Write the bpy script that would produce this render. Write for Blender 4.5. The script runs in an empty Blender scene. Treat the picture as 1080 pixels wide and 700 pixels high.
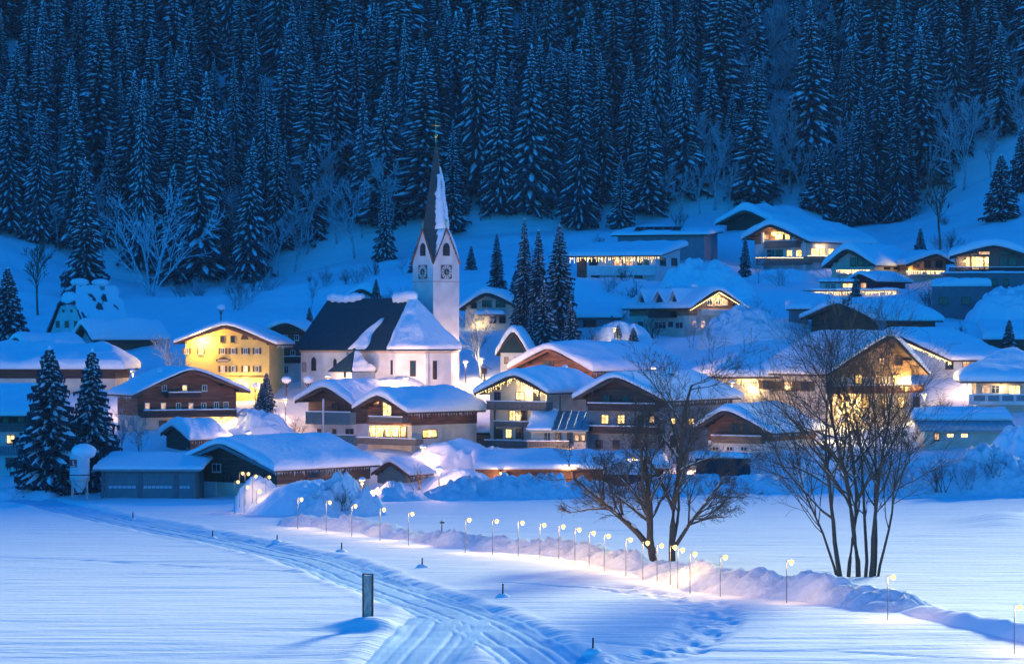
import bpy, math, random
import numpy as np
from mathutils import Matrix, Vector

SC = bpy.context.scene
COL = SC.collection
R = math.radians

# ------------------------------------------------------------------ camera
F, CZ = 3062.0, 20.0                      # focal length in photo pixels, eye height above the field (m)
cam = bpy.data.cameras.new('camera')
cam.sensor_width = 36.0
cam.lens = 36.0 * F / 1080.0
cam.clip_start = 1.0
cam.clip_end = 3000.0
camo = bpy.data.objects.new('camera', cam)
COL.objects.link(camo)
camo.location = (0, 0, CZ)
camo.rotation_euler = (R(90), 0, 0)
SC.camera = camo

# ------------------------------------------------------------------ sky, sun, exposure
SUN_AZ, SUN_EL = 25.0, 18.4               # clockwise from the view direction (+Y), above the horizon
world = bpy.data.worlds.new('World')
SC.world = world
world.use_nodes = True
wn = world.node_tree.nodes
wl_ = world.node_tree.links
wn.clear()
sky = wn.new('ShaderNodeTexSky')
sky.sky_type = 'NISHITA'
sky.sun_disc = False
sky.sun_elevation = R(SUN_EL)
sky.sun_rotation = R(SUN_AZ)
sky.ozone_density = 6.0
sky.dust_density = 0.3
tint = wn.new('ShaderNodeVectorMath')     # blue hour: the last light is deep blue all over the sky
tint.operation = 'MULTIPLY'
tint.inputs[1].default_value = (0.004, 0.45, 0.85)
bg = wn.new('ShaderNodeBackground')
bg.inputs['Strength'].default_value = 0.15
wo = wn.new('ShaderNodeOutputWorld')
wl_.new(sky.outputs[0], tint.inputs[0])
wl_.new(tint.outputs[0], bg.inputs['Color'])
wl_.new(bg.outputs[0], wo.inputs['Surface'])

sun = bpy.data.lights.new('sun', 'SUN')
sun.energy = 2.9
sun.angle = R(9)
sun.color = (0.94, 1.0, 0.62)
suno = bpy.data.objects.new('sun', sun)
COL.objects.link(suno)
_d = Vector((math.sin(R(SUN_AZ)) * math.cos(R(SUN_EL)), math.cos(R(SUN_AZ)) * math.cos(R(SUN_EL)), math.sin(R(SUN_EL))))
suno.rotation_euler = _d.to_track_quat('Z', 'Y').to_euler()

vs = SC.view_settings
vs.view_transform = 'Standard'
vs.look = 'None'
vs.gamma = 1.0
vs.use_curve_mapping = False
vs.exposure = 1.2
SC.render.engine = 'CYCLES'
SC.cycles.use_denoising = True
SC.cycles.max_bounces = 5
SC.cycles.diffuse_bounces = 3
SC.cycles.sample_clamp_indirect = 4.0

# ------------------------------------------------------------------ small helpers
rng = np.random.default_rng(7)

def P(px, py, D):
    """Point of the place seen at photo pixel (px, py) at distance D."""
    return ((px - 540.0) / F * D, D, CZ - (py - 350.0) / F * D)

def flatP(px, py):
    """Point on the level snow field seen at photo pixel."""
    D = CZ * F / (py - 350.0)
    return ((px - 540.0) / F * D, D)

def _hash(ix, iy, seed):
    h = (ix * 374761393 + iy * 668265263 + seed * 974711) & 0xFFFFFFFF
    h = ((h ^ (h >> 13)) * 1274126177) & 0xFFFFFFFF
    h = h ^ (h >> 16)
    return (h & 0xFFFF) / 65535.0 * 2.0 - 1.0

def vnoise(x, y, seed=0):
    x = np.asarray(x, float); y = np.asarray(y, float)
    ix = np.floor(x).astype(np.int64); iy = np.floor(y).astype(np.int64)
    fx = x - ix; fy = y - iy
    fx = fx * fx * (3 - 2 * fx); fy = fy * fy * (3 - 2 * fy)
    a = _hash(ix, iy, seed); b = _hash(ix + 1, iy, seed)
    c = _hash(ix, iy + 1, seed); d = _hash(ix + 1, iy + 1, seed)
    return (a * (1 - fx) + b * fx) * (1 - fy) + (c * (1 - fx) + d * fx) * fy

def fbm(x, y, seed=0, oct=4, gain=0.5):
    s = 0; a = 1.0; t = 0
    for k in range(oct):
        s = s + a * vnoise(x * 2 ** k + 17.3 * k, y * 2 ** k - 9.1 * k, seed + k)
        t += a; a *= gain
    return s / t

def sstep(a, b, x):
    t = np.clip((x - a) / (b - a), 0, 1)
    return t * t * (3 - 2 * t)

# ------------------------------------------------------------------ materials
MATS = {}
def mat(name, col, rough=0.7, metal=0.0, var=0.0, scale=3.0, stretch=(1, 1, 1), bump=0.0, bscale=8.0, col2=None, emit=None, estr=0.0, spec=0.4):
    if name in MATS:
        return MATS[name]
    m = bpy.data.materials.new(name)
    m.use_nodes = True
    nt = m.node_tree
    b = nt.nodes['Principled BSDF']
    b.inputs['Base Color'].default_value = (*col, 1)
    b.inputs['Roughness'].default_value = rough
    b.inputs['Metallic'].default_value = metal
    b.inputs['Specular IOR Level'].default_value = spec
    if var > 0 or bump > 0:
        tc = nt.nodes.new('ShaderNodeTexCoord')
        mp = nt.nodes.new('ShaderNodeMapping')
        mp.inputs['Scale'].default_value = stretch
        nt.links.new(tc.outputs['Object'], mp.inputs['Vector'])
    if var > 0:
        n = nt.nodes.new('ShaderNodeTexNoise')
        n.inputs['Scale'].default_value = scale
        n.inputs['Detail'].default_value = 6
        nt.links.new(mp.outputs[0], n.inputs['Vector'])
        r = nt.nodes.new('ShaderNodeValToRGB')
        c2 = col2 if col2 else tuple(max(0, c * (1 - var)) for c in col)
        c1 = tuple(min(1, c * (1 + var * 0.5)) for c in col)
        r.color_ramp.elements[0].position = 0.3
        r.color_ramp.elements[1].position = 0.7
        r.color_ramp.elements[0].color = (*c2, 1)
        r.color_ramp.elements[1].color = (*c1, 1)
        nt.links.new(n.outputs['Fac'], r.inputs['Fac'])
        nt.links.new(r.outputs['Color'], b.inputs['Base Color'])
    if bump > 0:
        n2 = nt.nodes.new('ShaderNodeTexNoise')
        n2.inputs['Scale'].default_value = bscale
        n2.inputs['Detail'].default_value = 5
        nt.links.new(mp.outputs[0], n2.inputs['Vector'])
        bp = nt.nodes.new('ShaderNodeBump')
        bp.inputs['Strength'].default_value = bump
        bp.inputs['Distance'].default_value = 0.25
        nt.links.new(n2.outputs['Fac'], bp.inputs['Height'])
        nt.links.new(bp.outputs[0], b.inputs['Normal'])
    if emit:
        b.inputs['Emission Color'].default_value = (*emit, 1)
        b.inputs['Emission Strength'].default_value = estr
    MATS[name] = m
    return m

SNOW = mat('snow', (0.86, 0.88, 0.90), 0.75, bump=0.35, bscale=1.1, spec=0.25)
RSNOW = mat('roof_snow', (0.86, 0.88, 0.90), 0.75, bump=0.7, bscale=1.6, spec=0.25)
ROUGHSNOW = mat('ploughed_snow', (0.80, 0.82, 0.85), 0.8, var=0.12, scale=1.6, bump=0.8, bscale=2.4, spec=0.2)
TSNOW = mat('tree_snow', (0.88, 0.89, 0.91), 0.8, spec=0.2)
ROADSNOW = mat('packed_snow', (0.46, 0.70, 0.84), 0.6, var=0.10, scale=0.8, stretch=(1, 0.15, 1), bump=0.2, bscale=1.5)  # bluish packed snow, its blue deepened to carry the shade of the cutting
WOODD = mat('dark_timber', (0.085, 0.050, 0.036), 0.75, var=0.6, scale=2.6, stretch=(0.12, 0.12, 1.5), bump=0.3, bscale=3)
WOODB = mat('brown_timber', (0.21, 0.085, 0.048), 0.7, var=0.6, scale=2.6, stretch=(0.12, 0.12, 1.5), bump=0.3, bscale=3)
WOODR = mat('red_brown_timber', (0.29, 0.11, 0.055), 0.7, var=0.6, scale=2.6, stretch=(0.12, 0.12, 1.5), bump=0.3, bscale=3)
WOODL = mat('light_timber', (0.32, 0.19, 0.10), 0.65, var=0.6, scale=2.6, stretch=(0.12, 0.12, 1.5), bump=0.3, bscale=3)
WOODG = mat('grey_timber', (0.17, 0.15, 0.13), 0.8, var=0.4, scale=4, stretch=(4, 4, 0.4), bump=0.25)
PLW = mat('white_plaster', (0.72, 0.70, 0.68), 0.85, var=0.2, scale=0.5, bump=0.12, bscale=14)
PLC = mat('cream_plaster', (0.66, 0.57, 0.45), 0.85, var=0.24, scale=0.5, bump=0.12, bscale=14)
PLY = mat('yellow_plaster', (0.72, 0.50, 0.16), 0.85, var=0.12, scale=0.8, bump=0.12, bscale=14)
PLG = mat('grey_plaster', (0.22, 0.24, 0.26), 0.85, var=0.15, scale=0.8, bump=0.12, bscale=14)
CONC = mat('concrete', (0.15, 0.17, 0.19), 0.85, var=0.2, scale=0.7, bump=0.15, bscale=6)
SLATE = mat('slate_roof', (0.006, 0.040, 0.058), 0.7, var=0.4, scale=2.0, stretch=(1, 1, 3), bump=0.3, bscale=9)
SPIRE = mat('spire_shingles', (0.035, 0.065, 0.072), 0.6, var=0.4, scale=3.0, stretch=(1, 1, 2), bump=0.4, bscale=9)
METAL = mat('metal_roof', (0.22, 0.29, 0.33), 0.4, metal=0.5, var=0.15, scale=2)
TEAL = mat('garage_paint', (0.10, 0.19, 0.22), 0.5, var=0.15, scale=1.5)
DGLASS = mat('window_glass', (0.02, 0.03, 0.045), 0.08, spec=0.6)
FRW = mat('window_frame_white', (0.66, 0.64, 0.6), 0.5)
FRB = mat('window_frame_brown', (0.10, 0.05, 0.03), 0.6)
SHUT = mat('shutter_brown', (0.12, 0.06, 0.035), 0.6, var=0.3, scale=6, stretch=(1, 1, 5))
NEEDLE = mat('spruce_needles', (0.036, 0.058, 0.080), 0.8, var=0.4, scale=1.5, spec=0.2)
BARK = mat('bark', (0.11, 0.08, 0.062), 0.9, var=0.4, scale=6, bump=0.4, bscale=10, spec=0.2)
FROST = mat('frosted_twigs', (0.42, 0.46, 0.50), 0.85, var=0.6, scale=2.5, spec=0.2)
IRON = mat('dark_iron', (0.03, 0.03, 0.035), 0.5, metal=0.6)
STEEL = mat('galvanised_steel', (0.4, 0.4, 0.4), 0.45, metal=0.7)
GOLD = mat('gilded_metal', (0.7, 0.45, 0.15), 0.35, metal=0.9)
SIGNR = mat('red_sign_paint', (0.35, 0.03, 0.03), 0.5)
SIGNY = mat('yellow_sign_paint', (0.75, 0.6, 0.05), 0.5)
BLACK = mat('black_paint', (0.015, 0.015, 0.018), 0.5)
ICE = mat('ice', (0.62, 0.72, 0.80), 0.15, spec=0.6)
SOLAR = mat('solar_glass', (0.012, 0.018, 0.04), 0.12, spec=0.6)
BULB = mat('lamp_bulb', (0.08, 0.06, 0.04), 0.5, emit=(1.0, 0.60, 0.20), estr=1.0)
BULBY = mat('sodium_bulb', (0.08, 0.06, 0.03), 0.5, emit=(1.0, 0.60, 0.10), estr=3.0)
LED = mat('string_light', (1, 0.85, 0.5), 0.5, emit=(1.0, 0.66, 0.22), estr=3.6)

def lit_mat(name, col, strength):
    m = bpy.data.materials.new(name)
    m.use_nodes = True
    nt = m.node_tree
    b = nt.nodes['Principled BSDF']
    b.inputs['Base Color'].default_value = (0.3, 0.2, 0.1, 1)
    b.inputs['Roughness'].default_value = 0.2
    tc = nt.nodes.new('ShaderNodeTexCoord')
    n = nt.nodes.new('ShaderNodeTexNoise')
    n.inputs['Scale'].default_value = 2.2
    n.inputs['Detail'].default_value = 2
    nt.links.new(tc.outputs['Object'], n.inputs['Vector'])
    r = nt.nodes.new('ShaderNodeValToRGB')
    r.color_ramp.elements[0].position = 0.40
    r.color_ramp.elements[1].position = 0.58
    r.color_ramp.elements[0].color = (col[0] * 0.45, col[1] * 0.33, col[2] * 0.22, 1)
    r.color_ramp.elements[1].color = (*col, 1)
    nt.links.new(n.outputs['Fac'], r.inputs['Fac'])
    nt.links.new(r.outputs['Color'], b.inputs['Emission Color'])
    b.inputs['Emission Strength'].default_value = strength
    MATS[name] = m
    return m

LIT = lit_mat('lit_window', (1.0, 0.66, 0.22), 1.6)
DIM = lit_mat('dim_window', (1.0, 0.60, 0.30), 0.55)

def snow_field_material():
    m = bpy.data.materials.new('field_snow')
    m.use_nodes = True
    nt = m.node_tree
    b = nt.nodes['Principled BSDF']
    b.inputs['Base Color'].default_value = (0.86, 0.88, 0.90, 1)
    b.inputs['Roughness'].default_value = 0.72
    b.inputs['Specular IOR Level'].default_value = 0.25
    g = nt.nodes.new('ShaderNodeNewGeometry')
    mp = nt.nodes.new('ShaderNodeMapping')
    mp.inputs['Scale'].default_value = (0.10, 0.9, 0.3)     # wind crust: streaks drawn out across the field
    mp.inputs['Rotation'].default_value = (0, 0, R(3))
    nt.links.new(g.outputs['Position'], mp.inputs['Vector'])
    n = nt.nodes.new('ShaderNodeTexNoise')
    n.inputs['Scale'].default_value = 0.8
    n.inputs['Detail'].default_value = 7
    n.inputs['Roughness'].default_value = 0.6
    nt.links.new(mp.outputs[0], n.inputs['Vector'])
    bp = nt.nodes.new('ShaderNodeBump')
    bp.inputs['Strength'].default_value = 1.0
    bp.inputs['Distance'].default_value = 0.28
    nt.links.new(n.outputs['Fac'], bp.inputs['Height'])
    n2 = nt.nodes.new('ShaderNodeTexNoise')
    n2.inputs['Scale'].default_value = 1.5
    n2.inputs['Detail'].default_value = 4
    nt.links.new(g.outputs['Position'], n2.inputs['Vector'])
    bp2 = nt.nodes.new('ShaderNodeBump')
    bp2.inputs['Strength'].default_value = 0.25
    bp2.inputs['Distance'].default_value = 0.15
    nt.links.new(n2.outputs['Fac'], bp2.inputs['Height'])
    nt.links.new(bp.outputs[0], bp2.inputs['Normal'])
    nt.links.new(bp2.outputs[0], b.inputs['Normal'])
    MATS['field_snow'] = m
    return m
FSNOW = snow_field_material()

# ------------------------------------------------------------------ mesh building
class MB:
    """Collects shapes; build() links them as one mesh object."""
    def __init__(self):
        self.v = []; self.f = []
    def quad(self, a, b, c, d):
        n = len(self.v); self.v += [a, b, c, d]; self.f.append((n, n + 1, n + 2, n + 3)); return self
    def tri(self, a, b, c):
        n = len(self.v); self.v += [a, b, c]; self.f.append((n, n + 1, n + 2)); return self
    def box(self, x0, x1, y0, y1, z0, z1):
        n = len(self.v)
        self.v += [(x0, y0, z0), (x1, y0, z0), (x1, y1, z0), (x0, y1, z0), (x0, y0, z1), (x1, y0, z1), (x1, y1, z1), (x0, y1, z1)]
        self.f += [(n, n + 3, n + 2, n + 1), (n + 4, n + 5, n + 6, n + 7), (n, n + 1, n + 5, n + 4), (n + 1, n + 2, n + 6, n + 5), (n + 2, n + 3, n + 7, n + 6), (n + 3, n, n + 4, n + 7)]
        return self
    def prism_y(self, poly, y0, y1):
        """poly: (x, z) points counter-clockwise seen from -y; extruded along y."""
        n = len(self.v); k = len(poly)
        self.v += [(x, y0, z) for x, z in poly] + [(x, y1, z) for x, z in poly]
        self.f.append(tuple(n + i for i in range(k)))
        self.f.append(tuple(n + k + i for i in reversed(range(k))))
        for i in range(k):
            j = (i + 1) % k
            self.f.append((n + i, n + k + i, n + k + j, n + j))
        return self
    def prism_z(self, poly, z0, z1, top=1.0):
        n = len(self.v); k = len(poly)
        cx = sum(p[0] for p in poly) / k; cy = sum(p[1] for p in poly) / k
        self.v += [(x, y, z0) for x, y in poly] + [(cx + (x - cx) * top, cy + (y - cy) * top, z1) for x, y in poly]
        self.f.append(tuple(n + i for i in reversed(range(k))))
        self.f.append(tuple(n + k + i for i in range(k)))
        for i in range(k):
            j = (i + 1) % k
            self.f.append((n + i, n + j, n + k + j, n + k + i))
        return self
    def tube(self, pts, rad, sides=5, cap=True):
        n0 = len(self.v); k = len(pts)
        for i, p in enumerate(pts):
            a = pts[max(i - 1, 0)]; b = pts[min(i + 1, k - 1)]
            d = Vector((b[0] - a[0], b[1] - a[1], b[2] - a[2]))
            if d.length < 1e-9: d = Vector((0, 0, 1))
            d.normalize()
            u = d.orthogonal().normalized() if abs(d.z) > 0.99 else d.cross(Vector((0, 0, 1))).normalized()
            w = d.cross(u)
            r = rad[i] if hasattr(rad, '__len__') else rad
            for s in range(sides):
                t = 2 * math.pi * s / sides
                q = u * (math.cos(t) * r) + w * (math.sin(t) * r)
                self.v.append((p[0] + q.x, p[1] + q.y, p[2] + q.z))
        for i in range(k - 1):
            for s in range(sides):
                a = n0 + i * sides + s; b = n0 + i * sides + (s + 1) % sides
                self.f.append((a, b, b + sides, a + sides))
        if cap:
            self.f.append(tuple(n0 + s for s in reversed(range(sides))))
            self.f.append(tuple(n0 + (k - 1) * sides + s for s in range(sides)))
        return self
    def blob(self, c, r, n=8, m=5, seed=0, rough=0.12):
        n0 = len(self.v)
        rr = np.random.default_rng(seed)
        rx, ry, rz = r if hasattr(r, '__len__') else (r, r, r)
        self.v.append((c[0], c[1], c[2] - rz))
        for i in range(1, m):
            th = math.pi * i / m
            for j in range(n):
                ph = 2 * math.pi * j / n
                k = 1 + rough * (rr.random() * 2 - 1)
                self.v.append((c[0] + rx * k * math.sin(th) * math.cos(ph), c[1] + ry * k * math.sin(th) * math.sin(ph), c[2] - rz * k * math.cos(th)))
        self.v.append((c[0], c[1], c[2] + rz))
        top = len(self.v) - 1
        for j in range(n):
            k = (j + 1) % n
            self.f.append((n0, n0 + 1 + k, n0 + 1 + j))
            self.f.append((top, n0 + 1 + (m - 2) * n + j, n0 + 1 + (m - 2) * n + k))
        for i in range(m - 2):
            for j in range(n):
                k = (j + 1) % n
                a = n0 + 1 + i * n
                self.f.append((a + j, a + k, a + n + k, a + n + j))
        return self
    def mesh(self, name, mt, smooth=False):
        me = bpy.data.meshes.new(name)
        me.from_pydata(self.v, [], self.f)
        me.materials.append(mt)
        if smooth:
            me.polygons.foreach_set('use_smooth', [True] * len(me.polygons))
        me.update()
        return me
    def build(self, name, mt, parent=None, smooth=False, loc=None):
        return link(name, self.mesh(name, mt, smooth), parent, loc)

def link(name, data, parent=None, loc=None):
    o = bpy.data.objects.new(name, data)
    COL.objects.link(o)
    if parent is not None: o.parent = parent
    if loc is not None: o.location = loc
    return o

def grid_mesh(name, V, mt, smooth=True):
    """V: (rows, cols, 3) array."""
    r, c = V.shape[:2]
    me = bpy.data.meshes.new(name)
    me.vertices.add(r * c)
    me.vertices.foreach_set('co', V.reshape(-1).astype(np.float32))
    i = np.arange((r - 1) * (c - 1)); y = i // (c - 1); x = i % (c - 1)
    a = y * c + x
    q = np.stack([a, a + 1, a + c + 1, a + c], 1).astype(np.int32)
    me.loops.add(q.size)
    me.loops.foreach_set('vertex_index', q.reshape(-1))
    me.polygons.add(len(q))
    me.polygons.foreach_set('loop_start', np.arange(0, q.size, 4, dtype=np.int32))
    me.polygons.foreach_set('loop_total', np.full(len(q), 4, dtype=np.int32))
    me.polygons.foreach_set('use_smooth', np.full(len(q), smooth))
    me.materials.append(mt)
    me.update(calc_edges=True)
    return me

def tag(o, label=None, cat=None, group=None, kind=None):
    if label: o['label'] = label
    if cat: o['category'] = cat
    if group: o['group'] = group
    if kind: o['kind'] = kind
    return o

def empty(name, loc, rz=0.0):
    o = bpy.data.objects.new(name, None)
    o.empty_display_size = 0.5
    COL.objects.link(o)
    o.location = loc
    o.rotation_euler = (0, 0, rz)
    return o

def copy_tree(o, parent=None):
    c = o.copy()
    COL.objects.link(c)
    c.parent = parent
    for ch in list(o.children):
        copy_tree(ch, c)
    return c

def light(parent, loc, power, col=(1.0, 0.72, 0.40), radius=0.15, name='lamp_light'):
    l = bpy.data.lights.new(name, 'POINT')
    l.energy = power; l.color = col; l.shadow_soft_size = radius
    o = bpy.data.objects.new(name, l)
    COL.objects.link(o)
    if parent is not None: o.parent = parent
    o.location = loc
    return o

def snow_cap(zfun, a0, a1, y0, y1, t, parent, seed=0, step=0.5, name='snow_cap', edge=0.4, rough=1.0, mt=None, rad=0.9):
    """A thick rounded blanket of snow over a roof whose top is zfun(a, y)."""
    na = max(6, int((a1 - a0) / step)); ny = max(6, int((y1 - y0) / step))
    def knots(lo, hi, n):
        k = np.linspace(lo, hi, n)
        e = min(rad, (hi - lo) * 0.3)
        return np.unique(np.concatenate([k, lo + e * np.array([0, .06, .2, .45]), hi - e * np.array([0, .06, .2, .45])]))
    A = knots(a0, a1, na); Y = knots(y0, y1, ny)
    AA, YY = np.meshgrid(A, Y)
    d = np.minimum(np.minimum(AA - a0, a1 - AA), np.minimum(YY - y0, y1 - YY))
    e = np.sqrt(np.clip(1 - (1 - np.clip(d / rad, 0, 1)) ** 2, 0, 1))
    n = fbm(AA * 0.30 + seed * 7.7, YY * 0.30, seed, 4)
    n2 = fbm(AA * 1.3 + seed * 3.1, YY * 1.3, seed + 9, 3)
    th = t * (edge + (1 - edge) * e) * (1 + 0.42 * n * rough) + 0.10 * n2 * rough
    # the lip bulges out and sags unevenly over the edge
    cx, cy = (a0 + a1) / 2, (y0 + y1) / 2
    lip = np.clip(1 - d / 0.25, 0, 1) * (0.10 + 0.16 * n2) * rough
    X2 = AA + np.sign(AA - cx) * lip * (np.minimum(AA - a0, a1 - AA) < 0.25)
    Y2 = YY + np.sign(YY - cy) * lip * (np.minimum(YY - y0, y1 - YY) < 0.25)
    Z = zfun(AA, YY) + th
    top = np.stack([X2, Y2, Z], -1)
    r, c = AA.shape
    # skirt: wrap an extra ring that drops to the roof
    big = np.zeros((r + 4, c + 4, 3))
    big[2:-2, 2:-2] = top
    low = np.stack([X2, Y2, zfun(AA, YY) + 0.01], -1)
    inn = np.stack([cx + (AA - cx) * 0.97, cy + (YY - cy) * 0.97, zfun(AA, YY) + 0.005], -1)
    ri = np.clip(np.arange(r + 4) - 2, 0, r - 1); ci = np.clip(np.arange(c + 4) - 2, 0, c - 1)
    full_low = low[np.ix_(ri, ci)]; full_in = inn[np.ix_(ri, ci)]
    ring = np.zeros((r + 4, c + 4), int)
    ring[[1, -2], 1:-1] = 1; ring[1:-1, [1, -2]] = 1
    ring[[0, -1], :] = 2; ring[:, [0, -1]] = 2
    big[ring == 1] = full_low[ring == 1]
    big[ring == 2] = full_in[ring == 2]
    return link(name, grid_mesh(name, big, mt or RSNOW), parent)
# ------------------------------------------------------------------ buildings (laid out first, the ground is then fitted under them)
HOUSES = []
CTRL = []                                  # ground control points (x, y, z)

class House:
    """Gabled house. Local frame: x along the gable front, y along the ridge, z up; origin on the ground under the front verge."""
    def __init__(s, name, label, cat, apex, le, re, base, D, phi, far=None, L=None, of=1.2, os=1.0, t=0.9, lower=PLW, upper=WOODD, split=None,
                 roof=WOODD, verge=None, seed=0, ctrl=True, group=None, snow=True, sunk=2.5, purlins=True, edge=0.45):
        s.D = D; s.phi = R(phi); s.s = F / D
        c, sn = math.cos(s.phi), abs(math.sin(s.phi))
        s.wl = (apex[0] - le[0]) / s.s / c
        s.wr = (re[0] - apex[0]) / s.s / c
        zb = P(0, base, D)[2]
        s.loc = P(apex[0], base, D)
        s.zap = P(0, apex[1], D)[2] - zb
        s.zl = P(0, le[1], D)[2] - zb
        s.zr = P(0, re[1], D)[2] - zb
        if L is None:
            L = ((far - re[0]) if phi < 0 else (le[0] - far)) / (s.s * sn)
        s.L = L; s.of = of; s.os = os
        s.x0 = -(s.wl - os); s.x1 = s.wr - os; s.y0 = of; s.y1 = L - min(of, 0.8)
        s.base = base; s.seed = seed
        s.root = empty(name, s.loc, s.phi)
        tag(s.root, label, cat, group)
        if ctrl:
            M = Matrix.Rotation(s.phi, 3, 'Z')
            for (x, y, dz) in ((s.x0, s.y0, 0), (s.x1, s.y0, 0), (0, s.y1, 0.10 * s.L)):
                q = M @ Vector((x, y, 0))
                CTRL.append((s.loc[0] + q.x, s.loc[1] + q.y, zb + dz))
        s.th = 0.24
        zt = lambda a: np.where(np.asarray(a) < 0, s.zap + (s.zap - s.zl) / s.wl * np.asarray(a), s.zap - (s.zap - s.zr) / s.wr * np.asarray(a))
        s.ztop = zt
        def wallpoly(za, zb_, grow=0.0):
            x0, x1 = s.x0 - grow, s.x1 + grow
            zu = lambda a: float(zt(a)) - s.th - 0.03
            pts = [(x0, za), (x1, za)]
            if zb_ is None:
                pts += [(x1, zu(x1)), (0, zu(0)), (x0, zu(x0))]
            else:
                pts += [(x1, zb_), (x0, zb_)]
            return pts
        s.split = None if split is None else P(0, split, D)[2] - zb
        if s.split is None:
            MB().prism_y(wallpoly(-sunk, None), s.y0, s.y1).build('wall', upper, s.root)
        else:
            MB().prism_y(wallpoly(-sunk, s.split), s.y0, s.y1).build('wall', lower, s.root)
            MB().prism_y(wallpoly(s.split, None, 0.05), s.y0 - 0.05, s.y1 + 0.05).build('upper_wall', upper, s.root)
        for sd in (-1, 1):
            w = s.wl if sd < 0 else s.wr
            ze = s.zl if sd < 0 else s.zr
            x = sd * w
            poly = [(0, s.zap - s.th), (x, ze - s.th), (x, ze), (0, s.zap)]
            if sd > 0: poly = poly
            else: poly = poly[::-1]
            MB().prism_y(poly, 0, s.L).build('roof_slope', roof, s.root)
            # barge board along the front verge
            k = 0.16
            poly = [(0, s.zap - s.th - k), (x * 1.01, ze - s.th - k), (x * 1.01, ze + 0.02), (0, s.zap + 0.02)]
            if sd < 0: poly = poly[::-1]
            MB().prism_y(poly, -0.07, -0.005).build('barge_board', verge or roof, s.root)
        if purlins:
            for a in (0.0, -0.55 * s.wl, 0.55 * s.wr, s.x0 + 0.1, s.x1 - 0.1):
                z = float(zt(a)) - s.th - 0.03
                MB().box(a - 0.11, a + 0.11, 0.15, s.y0 + 0.1, z - 0.26 - 0.1 * abs(a) / max(s.wl, s.wr), z).build('purlin', roof, s.root)
        if snow:
            r = 1.3
            pl = (s.zap - s.zl) / s.wl; pr = (s.zap - s.zr) / s.wr
            def zs(a, y):
                a = np.asarray(a)
                p = np.where(a < 0, pl, pr)
                rr = np.minimum(r, 0.3 * min(s.wl, s.wr))
                inner = np.sqrt(a * a + rr * rr) - rr
                edge_fix = (np.sqrt(np.where(a < 0, s.wl, s.wr) ** 2 + rr * rr) - rr) / np.where(a < 0, s.wl, s.wr)
                return s.zap - p * inner / edge_fix + 0.012
            # never dips under the roof boards
            zz = lambda a, y: np.maximum(zs(a, y), zt(a) + 0.01)
            s.snowz = zz
            snow_cap(zz, -s.wl - 0.08, s.wr + 0.08, -0.12, s.L + 0.1, t, s.root, seed, edge=edge)
        s.t = t
        HOUSES.append((s.world((0, s.L / 2, 0)), max(s.wl + s.wr, s.L) * 0.55))
        if snow and D < 432:
            # icicles under the long eave that faces the viewer
            rr = random.Random(seed + 500); mb = MB()
            sd = 1 if phi < 0 else -1
            xe = s.wr if sd > 0 else -s.wl; ze = (s.zr if sd > 0 else s.zl) - s.th
            y = 0.3
            while y < s.L - 0.3:
                l = rr.uniform(0.12, 0.35) * (2.0 if rr.random() < 0.2 else 1.0)
                mb.tube([(xe - 0.03 * sd, y, ze + 0.04), (xe - 0.03 * sd, y, ze - l)], [0.045, 0.006], 4, cap=False)
                y += rr.uniform(0.12, 0.6)
            mb.build('icicles', ICE, s.root)['kind'] = 'stuff'
    # -- photo pixel -> point on a facade, in local coordinates
    def hit(s, face, px, py, off=0.0):
        M = Matrix.Rotation(-s.phi, 3, 'Z')
        o = M @ (Vector((0, 0, CZ)) - Vector(s.loc))
        d = M @ Vector(((px - 540) / F, 1.0, -(py - 350) / F))
        if face == 'f': t = (s.y0 - off - o.y) / d.y
        elif face == 'r': t = (s.x1 + off - o.x) / d.x
        else: t = (s.x0 - off - o.x) / d.x
        q = o + d * t
        return (q.x if face == 'f' else q.y), q.z
    def mpp(s, face):
        """metres along the facade per pixel"""
        k = math.cos(s.phi) if face == 'f' else abs(math.sin(s.phi))
        return 1.0 / s.s / max(k, 0.15)
    def place(s, face, u0, u1, d0, d1, z0, z1, mb=None):
        """box on a facade: u along it, d outwards"""
        mb = mb or MB()
        if face == 'f': mb.box(u0, u1, s.y0 - d1, s.y0 - d0, z0, z1)
        elif face == 'r': mb.box(s.x1 + d0, s.x1 + d1, u0, u1, z0, z1)
        else: mb.box(s.x0 - d1, s.x0 - d0, u0, u1, z0, z1)
        return mb
    def window(s, face, px, py, w, h, lit=0, frame=FRW, shutters=False, name='window', panes=2, hood=False):
        u, z = s.hit(face, px, py)
        hw = w * s.mpp(face) / 2; hh = h / s.s / 2
        e = 0.06 if s.split is not None else 0.0
        mb = MB(); b = 0.09
        s.place(face, u - hw, u + hw, e, e + 0.10, z - hh, z - hh + b, mb)
        s.place(face, u - hw, u + hw, e, e + 0.10, z + hh - b, z + hh, mb)
        s.place(face, u - hw, u - hw + b, e, e + 0.10, z - hh + b, z + hh - b, mb)
        s.place(face, u + hw - b, u + hw, e, e + 0.10, z - hh + b, z + hh - b, mb)
        for k in range(1, panes):
            m = u - hw + 2 * hw * k / panes
            s.place(face, m - 0.035, m + 0.035, e, e + 0.08, z - hh + b, z + hh - b, mb)
        if panes > 1 and hh > 0.55:
            s.place(face, u - hw + b, u + hw - b, e, e + 0.075, z + hh * 0.25, z + hh * 0.25 + 0.05, mb)
        o = mb.build(name, frame, s.root)
        for k in range(panes):
            a0 = u - hw + b / 2 + (2 * hw - b) * k / panes; a1 = u - hw + b / 2 + (2 * hw - b) * (k + 1) / panes
            s.place(face, a0 + 0.01, a1 - 0.01, e + 0.01, e + 0.04, z - hh + b / 2, z + hh - b / 2).build('pane', (DGLASS, LIT, DIM)[lit], o)
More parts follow.
